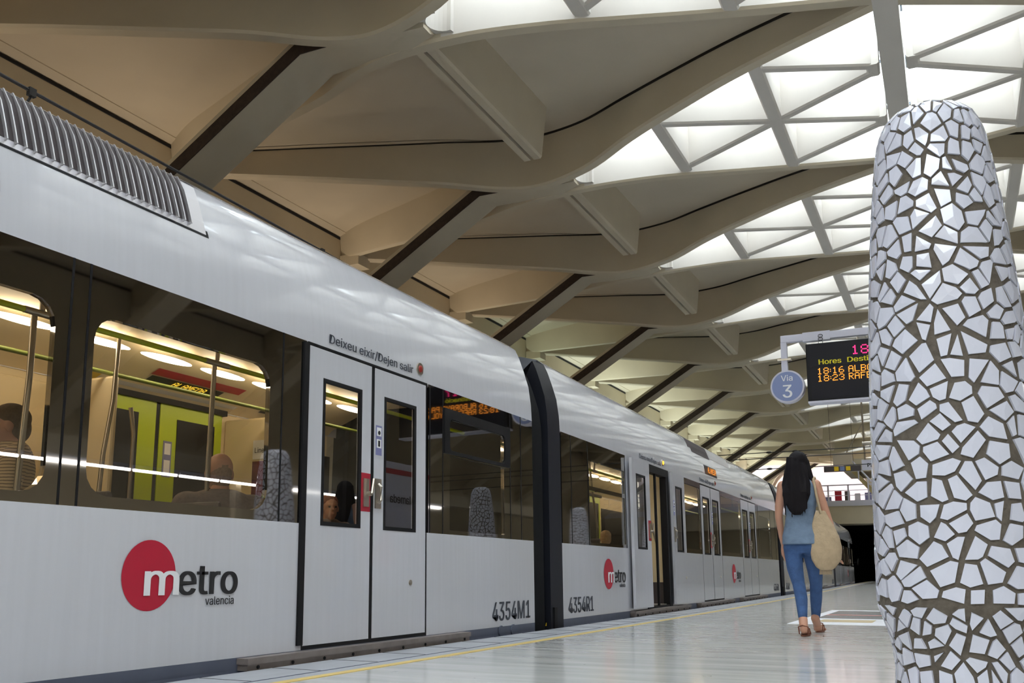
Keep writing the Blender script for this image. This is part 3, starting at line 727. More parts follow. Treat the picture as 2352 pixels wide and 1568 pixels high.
# ---- second car
A1_ = -.0138
def R(y): return 3.719 * y / (3.85 - .0138 * y) - 9.5
r1 = empty('rail_car', (-3.85, 9.5, 0), -A1_)
tag(r1, 'second white train car, numbered 4354R1, with one sliding door open', 'train car', 'cars of the metro train')
YE = R(23.42)
dA, dB, dC = (R(12.40), R(14.05)), (R(15.85), R(17.32)), (R(19.20), R(20.74))
mb = None
def r_car(root, YE, n1, n2, opened):
    whites(root, .03, YE, [(R(12.64), R(13.78))] + [dB, dC] if opened else [dA, dB, dC])
    band(root, .05, R(11.80) if opened else dA[0], [(R(10.42), R(11.74), 1.58, 1.89, .01), (R(10.42), R(11.74), .915, 1.53, .01)])
    seams(root, [.35, R(10.38)])
    if opened:
        # door pocket, open leaves outside the body
        mb = MB(); plate(R(11.80), R(12.64), .88, 2.11, mb=mb); plate(R(13.78), R(14.56), .88, 2.11, mb=mb); mb.build('side_panel', M['white'], root)
        d1 = leaf(root, R(11.86), R(12.64), (R(12.02), R(12.44), .875, 1.89), off=.075, handle=1)
        d2 = leaf(root, R(13.82), R(14.52), (R(13.98), R(14.36), .875, 1.89), off=.075, handle=2, sticker=True, lock=R(14.43))
        mb = MB(); plate(R(12.60), R(12.66), .07, 2.11, off=.01, th=.16, mb=mb); plate(R(13.70), R(13.84), .07, 2.11, off=.01, th=.10, mb=mb); plate(R(12.60), R(13.84), 2.0, 2.112, off=.012, th=.1, mb=mb)
        mb.build('door_frame', M['rubber'], root)
        mb = MB(); mb.box(-.45, -.02, R(13.74), R(13.74) + .04, .1, 2.08); mb.box(-.45, -.02, R(13.74) - .004, R(13.74), .1, .42, 1); mb.build('windscreen_panel', [M['intwall'], M['ventdark']], root, bevel=.01)
        mb = MB(); mb.tube([(-.30, R(13.60), 1.8), (-.30, R(13.58), 1.6), (-.16, R(13.62), 1.0)], .016, 8); mb.build('grab_pole', M['steel'], root, smooth=60)
        mb = MB(); mb.box(-WID + .1, -.05, R(12.62), R(13.76), .06, .105); mb.build('door_threshold', M['intfloor'], root)
    else:
        c = sum(dA) / 2
        leaf(root, dA[0] + .005, c - .024, (dA[0] + .15, c - .14, .875, 1.89), handle=1); leaf(root, c + .024, dA[1] - .005, (c + .14, dA[1] - .15, .875, 1.89), handle=2)
        mb = MB(); plate(dA[1], R(14.56), .88, 2.11, mb=mb); mb.build('side_panel', M['white'], root)
    band(root, R(14.56), dB[0] - .02, [(R(14.62), dB[0] - .07, .95, 2.02, .02)])
    for d in (dB, dC):
        c = sum(d) / 2
        leaf(root, d[0] + .005, c - .024, (d[0] + .15, c - .13, .875, 1.89), handle=1)
        leaf(root, c + .024, d[1] - .005, (c + .13, d[1] - .15, .875, 1.89), handle=2, sticker=True, lock=d[1] - .22)
    band(root, dB[1] + .02, dC[0] - .02, [(dB[1] + .08, dC[0] - .1, .95, 2.02, .02)])
    band(root, dC[1] + .02, YE, [(dC[1] + .42, YE - 1.15, 1.60, 1.865, .05), (dC[1] + .42, YE - 1.15, .93, 1.55, .01)])
    seams(root, [dC[1] + .3, YE - 1.05, YE - .35])
    for d in ((dA, dB, dC)): stepplate(root, d[0] - .62, d[1] + .62)
    doorsign(root, R(12.43), lit=opened); doorsign(root, dB[0] + .0); doorsign(root, dC[0] + .05)
    logo(root, R(11.02)); logo(root, R(18.25))
    text(n1, 'car_number', M['greytxt'], sp(R(9.67), .125, .004), SIDE, .262, parent=root, bold=.022, fit=.80)
    text(n2, 'car_number', M['greytxt'], sp(YE - 1.05, .125, .004), SIDE, .262, parent=root, bold=.012, fit=.80)
    mb = MB(); plate(R(15.57), R(17.02), 2.73, 2.90, off=.004, th=.01, mb=mb); plate(R(15.57) + .2, R(17.02), 2.66, 2.75, off=.004, th=.01, mb=mb); mb.build('roof_vent', M['ventdark'], root)
    mb = MB(); plate(R(17.06), R(18.75), 2.69, 2.90, off=.004, th=.01, mb=mb); mb.build('roof_vent', M['alu'], root)
    mb = MB(); plate(R(16.35), R(17.25), 2.33, 2.50, off=.004, th=.01, mb=mb); dd = mb.build('destination_display', M['display'], root)
    dots('ALAMEDA', 'display_lettering', M['led_o'], sp(R(16.45), 2.36, .03), SIDE, .10, parent=dd, width=.7)
    interior(root, .2, YE - .2, [(R(12.3), R(14.0)), (dB[0] - .1, dB[1] + .1), (dC[0] - .1, dC[1] + .1)])
    railing(root, .4, YE - .4, clamps=(2.6, 6.5)); railing(root, .4, YE - .4, z=2.05, x=-1.85, m=M['olive'])
    for y_ in (1.6, 2.3, 6.0, 9.4): seat(root, -.5, y_)
    pole(root, [(-.9, 3.4, 2.3), (-.85, 3.4, 1.8), (-.78, 3.42, 1.2), (-.85, 3.4, .1)])
    rim(root, -.22, .03, .965, .999, .25)
    mb = MB(); mb.box(-.22, -.02, -.18, -.10, -.2, .2); mb.build('coupler_box', M['rubber'], root)
    bellow(root, YE, YE + .40); rim(root, YE, YE + .04, .999, .985)
r_car(r1, YE, '4354R1', '4354R1', True)
mb = MB(); mb.add([(-.18 + .004, -.24 + a, .20 + b) for a, b in ((0, 0), (.16, 0), (.08, .13))] + [(-.18 - .004, -.24 + a, .20 + b) for a, b in ((0, 0), (.16, 0), (.08, .13))], [(0, 1, 2), (3, 5, 4), (0, 3, 4, 1), (1, 4, 5, 2), (2, 5, 3, 0)])
mb.add([(-.10 + .004, -.24 + a, .01 + b) for a, b in ((0, 0), (.16, 0), (.08, .13))] + [(-.10 - .004, -.24 + a, .01 + b) for a, b in ((0, 0), (.16, 0), (.08, .13))], [(0, 1, 2), (3, 5, 4), (0, 3, 4, 1), (1, 4, 5, 2), (2, 5, 3, 0)])
mb.tube([(-.172, -.16, .225), (-.172, -.155, .28)], .008, 6, mi=1); mb.tube([(-.092, -.16, .035), (-.092, -.155, .09)], .008, 6, mi=1)
mb.build('warning_triangle', [M['yellow'], M['blacktxt']], r1)

# ---- third car
y2 = 9.5 + YE + .90
r2 = empty('rail_car', (-3.85 + bend(y2), y2, 0), .030)
tag(r2, 'third white train car, partly hidden behind the walking woman', 'train car', 'cars of the metro train')
r_car(r2, YE, '4354R2', '4354R2', False)
# ---- last car with the rounded driver's cab
y3 = y2 + (YE + .90) * math.cos(.030)
m2 = empty('rail_car', (-3.85 + bend(y2) - (YE + .90) * math.sin(.030), y3, 0), .036)
tag(m2, 'last train car with a rounded cab end, at the tunnel mouth', 'train car', 'cars of the metro train')
def m_car(root, L):
    D1 = (2.2, 3.78); D2 = (9.3, 10.88)
    whites(root, .03, L, [D1, D2])
    band(root, .05, D1[0] - .02, [(.5, 1.9, .93, 1.85, .05)]); band(root, D1[1] + .02, D2[0] - .02, [(4.1, 6.2, .94, 1.83, .12), (6.6, 8.9, .94, 1.83, .12)]); band(root, D2[1] + .02, L, [(11.4, L - .6, .94, 1.83, .08)])
    for d in (D1, D2):
        c = sum(d) / 2
        leaf(root, d[0] + .005, c - .024, (d[0] + .15, c - .13, .875, 1.89), handle=1); leaf(root, c + .024, d[1] - .005, (c + .13, d[1] - .15, .875, 1.89), handle=2); stepplate(root, d[0] - .6, d[1] + .6)
        doorsign(root, d[0])
    logo(root, 8.0)
    rim(root, -.22, .03, .965, .999, .25)
    mb = MB(); plate(3.8, 6.4, 2.72, 2.90, off=.004, th=.01, mb=mb); mb.build('roof_vent', M['ventdark'], root)
    interior(root, .2, L - .2, [(2.1, 3.9), (9.2, 11.0)]); railing(root, .4, L - .4)
    mb = MB(); rings = []
    for i in range(7):
        t = i / 6; s_ = math.cos(t * 1.1); h = 1 - .25 * t * t
        rings.append([(-1.27 + (x + 1.27) * (.55 + .45 * s_), L + 1.1 * t, z * h if z > .1 else z) for x, z in SEC])
    mb.loft(rings); mb.build('driver_cab', M['white'], root, smooth=40)
    mb = MB(); mb.tube([(.02, L - .1, 1.1), (.22, L - .05, 1.15)], .02, 8); mb.box(.18, .26, L - .12, L + .0, 1.0, 1.35); mb.build('rear_view_mirror', M['rubber'], root)
m_car(m2, 13.2)

# ------------------------------------------------------------------ broken-tile mosaic columns
def voronoi_cells(W, H, d, rng):
    """jittered cells on a strip that wraps in u; returns polygons in (u, v)"""
    nu, nv = int(W / d), int(H / d) + 1; du, dv = W / nu, H / nv
    P = {}
    for i in range(nu):
        for j in range(-1, nv + 1): P[i, j] = ((i + .5 + rng.uniform(-.46, .46) + .5 * (j % 2)) * du, (j + .5 + rng.uniform(-.46, .46)) * dv)
    out = []
    def get(i, j):
        p = P.get((i % nu, j))
        return None if p is None else (p[0] + (i // nu) * W, p[1])
    for i in range(nu):
        for j in range(0, nv):
            c = P[i, j]; poly = [(c[0] - 3 * du, c[1] - 3 * dv), (c[0] + 3 * du, c[1] - 3 * dv), (c[0] + 3 * du, c[1] + 3 * dv), (c[0] - 3 * du, c[1] + 3 * dv)]
            for a in range(-3, 4):
                for b in range(-3, 4):
                    if a == b == 0: continue
                    q = get(i + a, j + b)
                    if q is None: continue
                    mx, my = (c[0] + q[0]) / 2, (c[1] + q[1]) / 2; nx, ny = q[0] - c[0], q[1] - c[1]
                    new = []
                    for k in range(len(poly)):
                        A, B = poly[k], poly[(k + 1) % len(poly)]
                        fa = (A[0] - mx) * nx + (A[1] - my) * ny; fb = (B[0] - mx) * nx + (B[1] - my) * ny
                        if fa <= 0: new.append(A)
                        if fa * fb < 0: t = fa / (fa - fb); new.append((A[0] + (B[0] - A[0]) * t, A[1] + (B[1] - A[1]) * t))
                    poly = new
                    if not poly: break
                if not poly: break
            if len(poly) > 2: out.append(poly)
    return out
def inset(poly, d):
    n = len(poly); L = []
    for k in range(n):
        A, B = poly[k], poly[(k + 1) % n]; dx, dy = B[0] - A[0], B[1] - A[1]; l = math.hypot(dx, dy)
        if l < 1e-6: continue
        L.append((A[0] - dy / l * d, A[1] + dx / l * d, dx / l, dy / l))
    out = []
    for k in range(len(L)):
        x1, y1, a1, b1 = L[k - 1]; x2, y2, a2, b2 = L[k]; det = a1 * b2 - b1 * a2
        if abs(det) < .12: out.append((x2, y2)); continue
        t = ((x2 - x1) * b2 - (y2 - y1) * a2) / det; out.append((x1 + a1 * t, y1 + b1 * t))
    return out
def area(p): return sum(p[i - 1][0] * p[i][1] - p[i][0] * p[i - 1][1] for i in range(len(p))) / 2
COLP = [(.285, 0.0), (.262, .06), (.240, .13), (.225, .21), (.222, .27), (.232, .34), (.252, .41), (.268, .45), (.270, .46), (.268, .52), (.262, .80), (.252, 1.15), (.238, 1.45), (.218, 1.72), (.194, 1.95), (.182, 2.04), (.172, 2.10), (.152, 2.15), (.118, 2.185), (.060, 2.203), (.004, 2.208)]
def mosaic_column():
    rng = random.Random(11)
    root = empty('mosaic_column')
    mb = MB(); mb.lathe(COLP, n=40); mb.build('grouted_core', M['grout'], root, smooth=50)
    arc = [0.0]
    for (a, b), (c, d) in zip(COLP, COLP[1:]): arc.append(arc[-1] + math.hypot(c - a, d - b))
    def at(u, v, off):
        v = min(max(v, 0.001), arc[-1] - .002); k = max(i for i in range(len(arc)) if arc[i] <= v); k = min(k, len(arc) - 2)
        t = (v - arc[k]) / (arc[k + 1] - arc[k]); r = COLP[k][0] + (COLP[k + 1][0] - COLP[k][0]) * t; z = COLP[k][1] + (COLP[k + 1][1] - COLP[k][1]) * t
        dr, dz = COLP[k + 1][0] - COLP[k][0], COLP[k + 1][1] - COLP[k][1]; l = math.hypot(dr, dz); a = u / W * 2 * PI
        R_, Z_ = r + off * dz / l, z - off * dr / l
        return (R_ * math.cos(a), R_ * math.sin(a), Z_)
    W = 1.58; mb = MB()
    zring = arc[8]
    for v0, v1, d in ((0, zring, .058), (zring, arc[-2], .065)):
        for poly in voronoi_cells(W, v1 - v0, d, rng):
            poly = [(p[0], min(max(p[1], 0), v1 - v0) + v0) for p in poly]
            if area(poly) < 0: poly = poly[::-1]
            q = []
            for p in poly:         # merge short edges, so that shards stay angular
                if not q or math.hypot(p[0] - q[-1][0], p[1] - q[-1][1]) > .022: q.append(p)
            if len(q) > 2 and math.hypot(q[0][0] - q[-1][0], q[0][1] - q[-1][1]) < .022: q.pop()
            if len(q) > 5 and rng.random() < .45: q.pop(rng.randrange(len(q)))
            if len(q) < 3 or area(q) < 4e-4: continue
            cx = sum(p[0] for p in q) / len(q); cy = sum(p[1] for p in q) / len(q)
            q = [(p[0] + rng.uniform(-.005, .002) * (1 if p[0] > cx else -1), p[1] + rng.uniform(-.005, .002) * (1 if p[1] > cy else -1)) for p in q]
            q2 = inset(q, .0042)
            if len(q2) < 3 or area(q2) < 2.0e-4 or area(q2) > area(q): continue
            n = len(q2); off = .0065 + rng.uniform(-.0008, .0008)
            c3 = at(sum(p[0] for p in q2) / n, sum(p[1] for p in q2) / n, off)
            top = [at(p[0], p[1], off) for p in q2]; bot = [at(p[0], p[1], -.002) for p in q2]
            mb.add(top + bot + [c3], [(k, (k + 1) % n, 2 * n) for k in range(n)] + [((k + 1) % n, k, n + k, n + (k + 1) % n) for k in range(n)])
    o = mb.build('mosaic_tiles', M['tile'], root); o['kind'] = 'stuff'; o['label'] = 'white broken ceramic shards set in brown grout'
    return root
col0 = mosaic_column()
COLS = [(.02, 3.50, 0.3, 'big mosaic column of white broken tiles filling the picture edge'), (0.0, 9.45, 1.7, 'mosaic column standing directly behind the big tiled one'), (0.0, 15.25, 2.9, 'mosaic column reflected small in the window right of the closed doors'),
        (0.0, 21.1, 4.1, 'mosaic column reflected in the first window of the second car'), (0.0, 26.9, 5.2, 'mosaic column farthest along the platform')]
for i, (x, y, r_, lb) in enumerate(COLS):
    o = col0 if i == 0 else copy_tree(col0)
    o.location = (x, y, 0); o.rotation_euler = (0, 0, r_); tag(o, lb, 'column', 'tiled columns along the platform')

# ------------------------------------------------------------------ hanging signs
YS = 13.0; k_ = YS / 8.0
def pz(z8): return CAMH + (z8 - CAMH) * k_
def px_(x8): return x8 * k_
g = empty('sign_gantry', (0, YS + .06, 0)); tag(g, 'white square-tube arm holding the round sign and departures display', 'sign bracket')
mb = MB(); za = pz(2.555); xl = px_(-1.225); zb = pz(2.252)
mb.box(xl, 0.03, -.04, .04, za - .10, za); mb.build('arm', M['frame'], g, bevel=.006)
mb = MB(); mb.box(xl, xl + .08, -.04, .04, zb - .02, za - .10); mb.build('drop_tube', M['frame'], g)
mb = MB(); mb.box(px_(-1.04), px_(-.82), -.05, .05, za - .115, za + .01); mb.build('sleeve', M['frame'], g)
mb = MB(); mb.box(-.05, .05, -.05, .05, 0, za); mb.build('post', M['frame'], g)
mb = MB(); mb.box(xl - .05, xl + .13, -.045, .045, zb + .14, zb + .165); mb.build('clamp', M['steel'], g)
v = empty('platform_number_sign', (px_(-1.18), YS, pz(2.107))); tag(v, 'round blue sign with a white rim reading Via 3', 'sign')
Rv = .139 * k_
mb = MB(); mb.tube([(0, -.03, 0), (0, .10, 0)], Rv, 48); mb.build('sign_disc', M['frame'], v)
mb = MB(); mb.tube([(0, -.034, 0), (0, -.029, 0)], Rv * .90, 48); mb.build('sign_face', M['signblue'], v)
text('Via', 'sign_lettering', M['whitetxt'], (0, -.036, .075), FRONT, .125, parent=v, align='CENTER', bold=.01)
text('3', 'sign_number', M['whitetxt'], (0, -.036, -.155), FRONT, .27, parent=v, align='CENTER', bold=.02)
dx0, dx1 = px_(-1.013), px_(.0) + .3; dz0, dz1 = pz(1.955), pz(2.445)
d_ = empty('departures_display', (dx0, YS, dz0)); tag(d_, 'black departures display with amber train times and red clock', 'display')
WD, HD = dx1 - dx0, dz1 - dz0
mb = MB(); mb.box(0, WD, -.09, .12, 0, HD); mb.build('housing', M['display'], d_, bevel=.01)
mb = MB(); mb.box(.05, WD - .05, -.094, -.089, .03, HD * .56); mb.box(.05, WD - .05, -.094, -.089, HD * .60, HD - .03); mb.build('front_panel', mat('display_panel', (0.010, 0.010, 0.016), 0.4, spec=.2), d_)
mb = MB(); mb.box(0, WD, -.095, .12, -.02, .006); mb.build('bottom_rail', M['frame'], d_)
mb = MB()
for dx in (.19,):
    for q in range(3): mb.tube([(dx + .03 * math.cos(a), 0, HD + .03 + .045 * q + .022 * math.sin(a)) for a in [2 * PI * i / 10 for i in range(11)]], .004, 5)
mb.build('hanging_chain', M['cable'], d_)
dots('18:17', 'clock_digits', M['led_r'], (.585, -.097, HD - .20), FRONT, .125, parent=d_, width=.51)
text('Hores', 'display_heading', M['ytxt'], (.155, -.097, HD * .625), FRONT, .105, parent=d_, bold=.035, fit=.285)
text('Destinació', 'display_heading', M['ytxt'], (.52, -.097, HD * .625), FRONT, .105, parent=d_, bold=.035, fit=.55)
dots('18:16', 'display_digits', M['led_o'], (.135, -.097, HD * .455), FRONT, .088, parent=d_, width=.36)
dots('18:23', 'display_digits', M['led_o'], (.135, -.097, HD * .33), FRONT, .088, parent=d_, width=.36)
dots('ALBORAYA PA 3', 'display_letters', M['led_o'], (.535, -.097, HD * .455), FRONT, .088, parent=d_, width=.93)
dots('RAFELBUNYOL 6', 'display_letters', M['led_o'], (.535, -.097, HD * .33), FRONT, .088, parent=d_, width=.93)

# information panel seen in the train windows
t = empty('information_panel', (.05, 11.6, 0)); tag(t, 'white information panel with red stripe, seen only mirrored in the train windows', 'information board')
mb = MB(); mb.box(-.07, .07, 0, 1.7, .45, 2.35); mb.build('panel', M['frame'], t, bevel=.01)
mb = MB(); mb.box(-.075, .075, 0, 1.7, 2.16, 2.24); mb.build('red_stripe', M['redp'], t)
mb = MB(); mb.box(-.05, .05, .1, .2, 0, .45); mb.build('leg', M['steel'], t); mb = MB(); mb.box(-.05, .05, 1.5, 1.6, 0, .45); mb.build('leg', M['steel'], t)
WEST = Matrix(((0, 0, -1), (-1, 0, 0), (0, 1, 0)))
text('Alameda', 'panel_lettering', M['blacktxt'], (-.078, 1.25, 1.72), WEST, .2, parent=t, bold=.02)
mb = MB(); mb.box(-.076, -.07, 1.36, 1.56, 1.68, 1.9); mb.build('red_square', M['redp'], t); text('3', 'panel_number', M['whitetxt'], (-.08, 1.52, 1.71), WEST, .2, parent=t, bold=.03)
mb = MB(); mb.tube([(-.078, .35, 1.0), (-.07, .35, 1.0)], .26, 32); mb.build('red_roundel', M['crimson'], t)

# floor sticker
mb = MB(); mb.box(-1.75, -.55, 10.95, 15.2, 0.0005, .003); mb.box(-1.62, -.62, 12.4, 14.9, .003, .004, 1); mb.box(-1.62, -.62, 13.3, 13.6, .004, .005, 2); mb.box(-1.5, -.9, 11.5, 12.1, .003, .0042, 3)
M['stk'] = mat('sticker_print', srgb(120, 128, 132), 0.25, noise=0.5, nscale=7, stretch=(.6, 3, 1))
tag(mb.build('floor_sticker', [M['whitetxt'], M['stk'], mat('sticker_rose', srgb(190, 130, 124), .3), mat('sticker_sand', srgb(216, 196, 150), .3)]), 'white and grey printed advertising sticker laid on the platform floor', 'sticker')

# ------------------------------------------------------------------ overhead line
mb = MB(); mb.tube([(-5.12 + bend(y), y, 3.68 - .0262 * y if y < 14 else 3.313 + (y - 14) * .004) for y in range(-4, 62, 2)], .011, 6)
ow = mb.build('contact_wire', M['cable']); tag(ow, 'black overhead contact wire running above the train roof', 'wire')
for i, (y, lb) in enumerate(((3.72, 'above the ribbed roof vent'), (6.78, 'above the closed door of the nearest car'), (9.45, 'at the black gap between the cars'))):
    mb = MB(); zz = 3.68 - .0262 * y; mb.box(-5.135, -5.105, y - .025, y + .025, zz - .035, zz + .02); mb.tube([(-5.12, y, zz - .03), (-5.17, y - .06, zz - .22), (-5.16, y - .02, zz - .42)], .009, 6)
    tag(mb.build('wire_clamp', M['cable']), f'small black clamp hanging from the overhead wire {lb}', 'clamp', 'clamps on the contact wire')
for i, (z, z1, lb) in enumerate(((4.30, 4.42, 'top'), (4.12, 4.24, 'middle'), (3.78, 3.9, 'bottom'))):
    pts = [(XW, 30, z - .15), (-6.2, 30, z), (-1.8, 30, z + .02), (XWR, 30, z1)]
    mb = MB(); mb.tube(pts, .014, 6)
    for xc in (-5.1, -4.3):
        mb.ellipsoid((xc, 30, z + .005), (.10, .035, .035), 10, 6)
    tag(mb.build('span_wire', M['cable']), f'black span wire with insulators crossing above the tracks, {lb} of three', 'wire', 'span wires over the tracks')
# fluorescent line on the far side of the station, mirrored in the windows
for i in range(16):
    y = 7.0 + 1.42 * i
    f = empty('fluorescent_lamp', (9.0, y, 3.2))
    tag(f, 'long fluorescent lamp in the row mirrored in the train windows', 'lamp', 'row of fluorescent lamps')
    mb = MB(); mb.box(-.06, .14, 0, 1.38, .03, .12); mb.build('housing', M['frame'], f)
    mb = MB(); mb.tube([(0, .03, 0), (0, 1.35, 0)], .035, 10); mb.build('tube', M['tube'], f)
mb = MB(); mb.box(8.95, 9.35, -6, 40, 3.33, 3.75); o = mb.build('lamp_beam', M['concrete']); tag(o, 'pale beam carrying the row of fluorescent lamps on the opposite platform', 'beam')
mb = MB(); mb.box(7.6, 12.9, -9, 74, -1.05, 0); tag(mb.build('floor_opposite', M['floor']), kind='structure')
for y in (-5, 3, 11, 19, 27, 35):
    mb = MB(); mb.box(9.05, 9.25, y, y + .2, 0, 3.33); tag(mb.build('lamp_post', M['concrete']), 'square pale post under the lamp beam on the opposite platform', 'post', 'posts under the lamp beam')
# uplights standing on the ledge behind the far track
UP = []
for k in range(-1, 11):
    y = YN + LS * k + 1.6
    u = empty('uplight', (-12.95, y, 5.2)); tag(u, f'wall uplight hidden behind the train, washing the vault', 'lamp', 'wall uplights')
    mb = MB(); mb.box(-.16, .16, -.22, .22, -.12, .0); mb.box(-.62, -.14, -.05, .05, -.1, -.04); mb.build('housing', M['frame'], u)
    ld = bpy.data.lights.new('uplight_lamp', 'AREA'); ld.shape = 'RECTANGLE'; ld.size = .3; ld.size_y = .4; ld.energy = 45 if k < 4 else 150
    ld.color = (1.0, .82, .62) if k < 3 else ((.80, 1.0, .82) if k == 3 else (.86, 1.0, .94))
    lo = bpy.data.objects.new('uplight_lamp', ld); COL.objects.link(lo); lo.parent = u; lo.location = (0, 0, .03); lo.rotation_euler = (PI, math.radians(-14), 0)

# ------------------------------------------------------------------ far end: footbridge, stairs, tunnel
YF = 63.0
mb = MB(); mb.box(-13.6, 12.8, YF + 8.6, YF + 8.9, 4.1, 9.6); tag(mb.build('wall_far', M['farwall']), kind='structure')
mb = MB(); mb.box(-14, -9.5, YF + 1.5, YF + 1.8, -1.1, 4.1); mb.box(-3.4, 13, YF + 1.5, YF + 1.8, -1.1, 4.1); tag(mb.build('wall_portal', M['wall']), kind='structure')
mb = MB(); mb.box(-14, -2.9, YF + 1.8, YF + 26, -1.2, 4.4); 
mb = MB()
mb.box(-9.8, -9.5, YF + 1.8, 89, -1.1, 4.2); mb.box(-3.4, -3.1, YF + 1.8, 89, -1.1, 4.2); mb.box(-9.8, -3.1, 88.7, 89, -1.1, 4.2); mb.box(-9.8, -3.1, YF + 1.8, 89, 4.05, 4.3)
tag(mb.build('wall_tunnel', M['darkgap']), kind='structure')
b = empty('footbridge', (0, YF, 0)); tag(b, 'beige footbridge with white railings crossing above the tunnel mouth', 'footbridge')
mb = MB(); mb.box(-13.5, 12.8, 0, 2.4, 3.62, 4.75); mb.build('deck', M['concrete'], b)
mb = MB(); mb.box(-13.5, 12.8, -.05, .02, 4.75, 5.10); mb.build('kick_panel', M['frame'], b)
mb = MB(); mb.box(-13.5, 12.8, -.03, .03, 6.05, 6.12); mb.box(-13.5, 12.8, -.02, .02, 5.72, 5.76); mb.box(-13.5, 12.8, -.02, .02, 5.40, 5.44); mb.build('handrail', M['frame'], b)
for i in range(22):
    mb = MB(); x = -13.2 + i * 1.22; mb.box(x - .05, x + .05, -.04, .04, 4.9, 6.1); mb.build('railing_post', M['frame'], b)
rp = random.Random(5)
for i in range(9):
    x = -9.4 + i * .62; hh = rp.uniform(.5, .9)
    mb = MB(); mb.box(x, x + rp.uniform(.3, .5), 2.0, 2.06, 5.0, 5.0 + hh)
    o = mb.build('notice_board', [M['redp'], M['ventdark'], M['frame'], M['bluest']][i % 4], b)
st = empty('staircase', (0, 0, 0)); tag(st, 'ochre underside of a staircase descending beside the footbridge', 'staircase')
mb = MB(); mb.loft([[(x, 54.0, z), (x, 58.0, z), (x, 58.0, z + .35), (x, 54.0, z + .35)] for x, z in ((-4.9, 6.1), (-1.6, 2.0))]); mb.build('flight', M['stair'], st)
mb = MB(); mb.box(-5.2, 4.0, 53.9, 58.1, 6.0, 6.7); mb.build('landing_beam', M['concrete'], st)
mb = MB(); mb.tube([(-5.0, 53.8, 6.9), (-1.7, 53.8, 2.8)], .05, 6)
for i in range(8): t_ = i / 7; mb.box(-4.9 + 3.2 * t_ - .03, -4.9 + 3.2 * t_ + .03, 53.78, 53.84, 6.1 - 4.0 * t_, 6.8 - 4.0 * t_)
mb.build('balustrade', M['frame'], st)
ar = empty('vault_arch', (0, 0, 0)); tag(ar, 'creamy curved vault of the hall beyond the footbridge', 'vault')
for j, (xc, rr) in enumerate(((-8.2, 3.6),)):
    mb = MB(); rings = []
    for yy in (YF + 4.2, YF + 5.9):
        rings.append([(xc + rr, yy, 4.35)] + [(xc + rr * math.cos(a), yy, 6.2 + rr * .62 * math.sin(a)) for a in [PI * i / 14 for i in range(15)]] + [(xc - rr, yy, 4.35), (xc - rr + .4, yy, 4.35)] + [(xc + (rr - .4) * math.cos(a), yy, 6.2 + (rr - .4) * .62 * math.sin(a)) for a in [PI * i / 14 for i in range(14, -1, -1)]] + [(xc + rr - .4, yy, 4.35)])
    mb.loft(rings); mb.build('arch', M['concrete'], ar, smooth=40)
hs = empty('direction_sign', (-4.85, 42.0, 4.82)); tag(hs, 'long grey hanging sign with yellow and blue pictograms', 'sign')
mb = MB(); mb.box(0, 1.5, -.05, .05, 0, .24); mb.build('sign_panel', M['ventdark'], hs)
for i, m_ in enumerate(('yellow', 'signblue', 'yellow')):
    mb = MB(); mb.box(.42 + .24 * i, .60 + .24 * i, -.06, -.05, .03, .21); mb.build('pictogram', M[m_], hs)
mb = MB(); mb.tube([(.3, 0, .2), (.3, 0, 4.1)], .007, 6); mb.tube([(1.2, 0, .2), (1.2, 0, 4.1)], .007, 6); mb.build('hanger', M['cable'], hs)
ps = empty('destination_sign', (-2.60, 33.0, 3.92)); tag(ps, 'white hanging sign with a dark word, left of the big tiled column', 'sign')
mb = MB(); mb.box(0, 1.6, -.06, .06, 0, .34); mb.build('sign_panel', M['frame'], ps)
text('Passeig', 'sign_lettering', M['blacktxt'], (.16, -.065, .10), FRONT, .19, parent=ps, bold=.02)
mb = MB(); mb.tube([(.05, 0, .9), (1.6, 0, .9)], .06, 10); mb.tube([(.1, 0, .34), (.1, 0, 4.9)], .03, 8); mb.box(-.9, -.3, -.1, .1, .2, .6); mb.tube([(.1, 0, 1.6), (-.5, 0, .55)], .02, 6); mb.build('support_frame', M['steel'], ps)
# two signal lamps glinting in the tunnel
for i, x in enumerate((-5.6, -4.9)):
    mb = MB(); mb.ellipsoid((x, 84, .95), (.07, .05, .07), 10, 8); tag(mb.build('tunnel_light', M['tube']), 'small white light glowing deep in the dark tunnel', 'lamp', 'pair of lights in the tunnel')

# ------------------------------------------------------------------ people
def limb(mb, pts, rad, n=14, flat=None):
    pts = [Vector(p) for p in pts]
    for p, r in zip(pts, rad): mb.ellipsoid(p, (r, r * (flat or 1), r), n, 8)
    for (a, ra), (b, rb) in zip(zip(pts, rad), zip(pts[1:], rad[1:])):
        d = (b - a).normalized(); u = d.cross(Vector((0, 1, 0)))
        if u.length < .1: u = d.cross(Vector((1, 0, 0)))
        u.normalize(); v_ = d.cross(u); rings = []
        for p, r in ((a, ra), (b, rb)):
            rings.append([p + (u * math.cos(t) + v_ * math.sin(t)) * r for t in [2 * PI * k / n for k in range(n)]])
        mb.loft(rings)
def organic(mb, name, m, parent, voxel=.008, it=4):
    o = mb.build(name, m, parent)
    r = o.modifiers.new('remesh', 'REMESH'); r.mode = 'VOXEL'; r.voxel_size = voxel; r.use_smooth_shade = True
    s_ = o.modifiers.new('smooth', 'SMOOTH'); s_.factor = .5; s_.iterations = it
    return o
def oval(mb, c, r, n=18, m_=10): mb.ellipsoid(c, r, n, m_)
def torso(mb, rows):
    """rows of (z, cx, cy, half width, half depth)"""
    rings = []
    for z, cx, cy, hw, hd in rows:
        rings.append([(cx + hw * math.copysign(abs(math.cos(t)) ** .85, math.cos(t)), cy + hd * math.sin(t), z) for t in [2 * PI * k / 24 for k in range(24)]])
    mb.loft(rings)
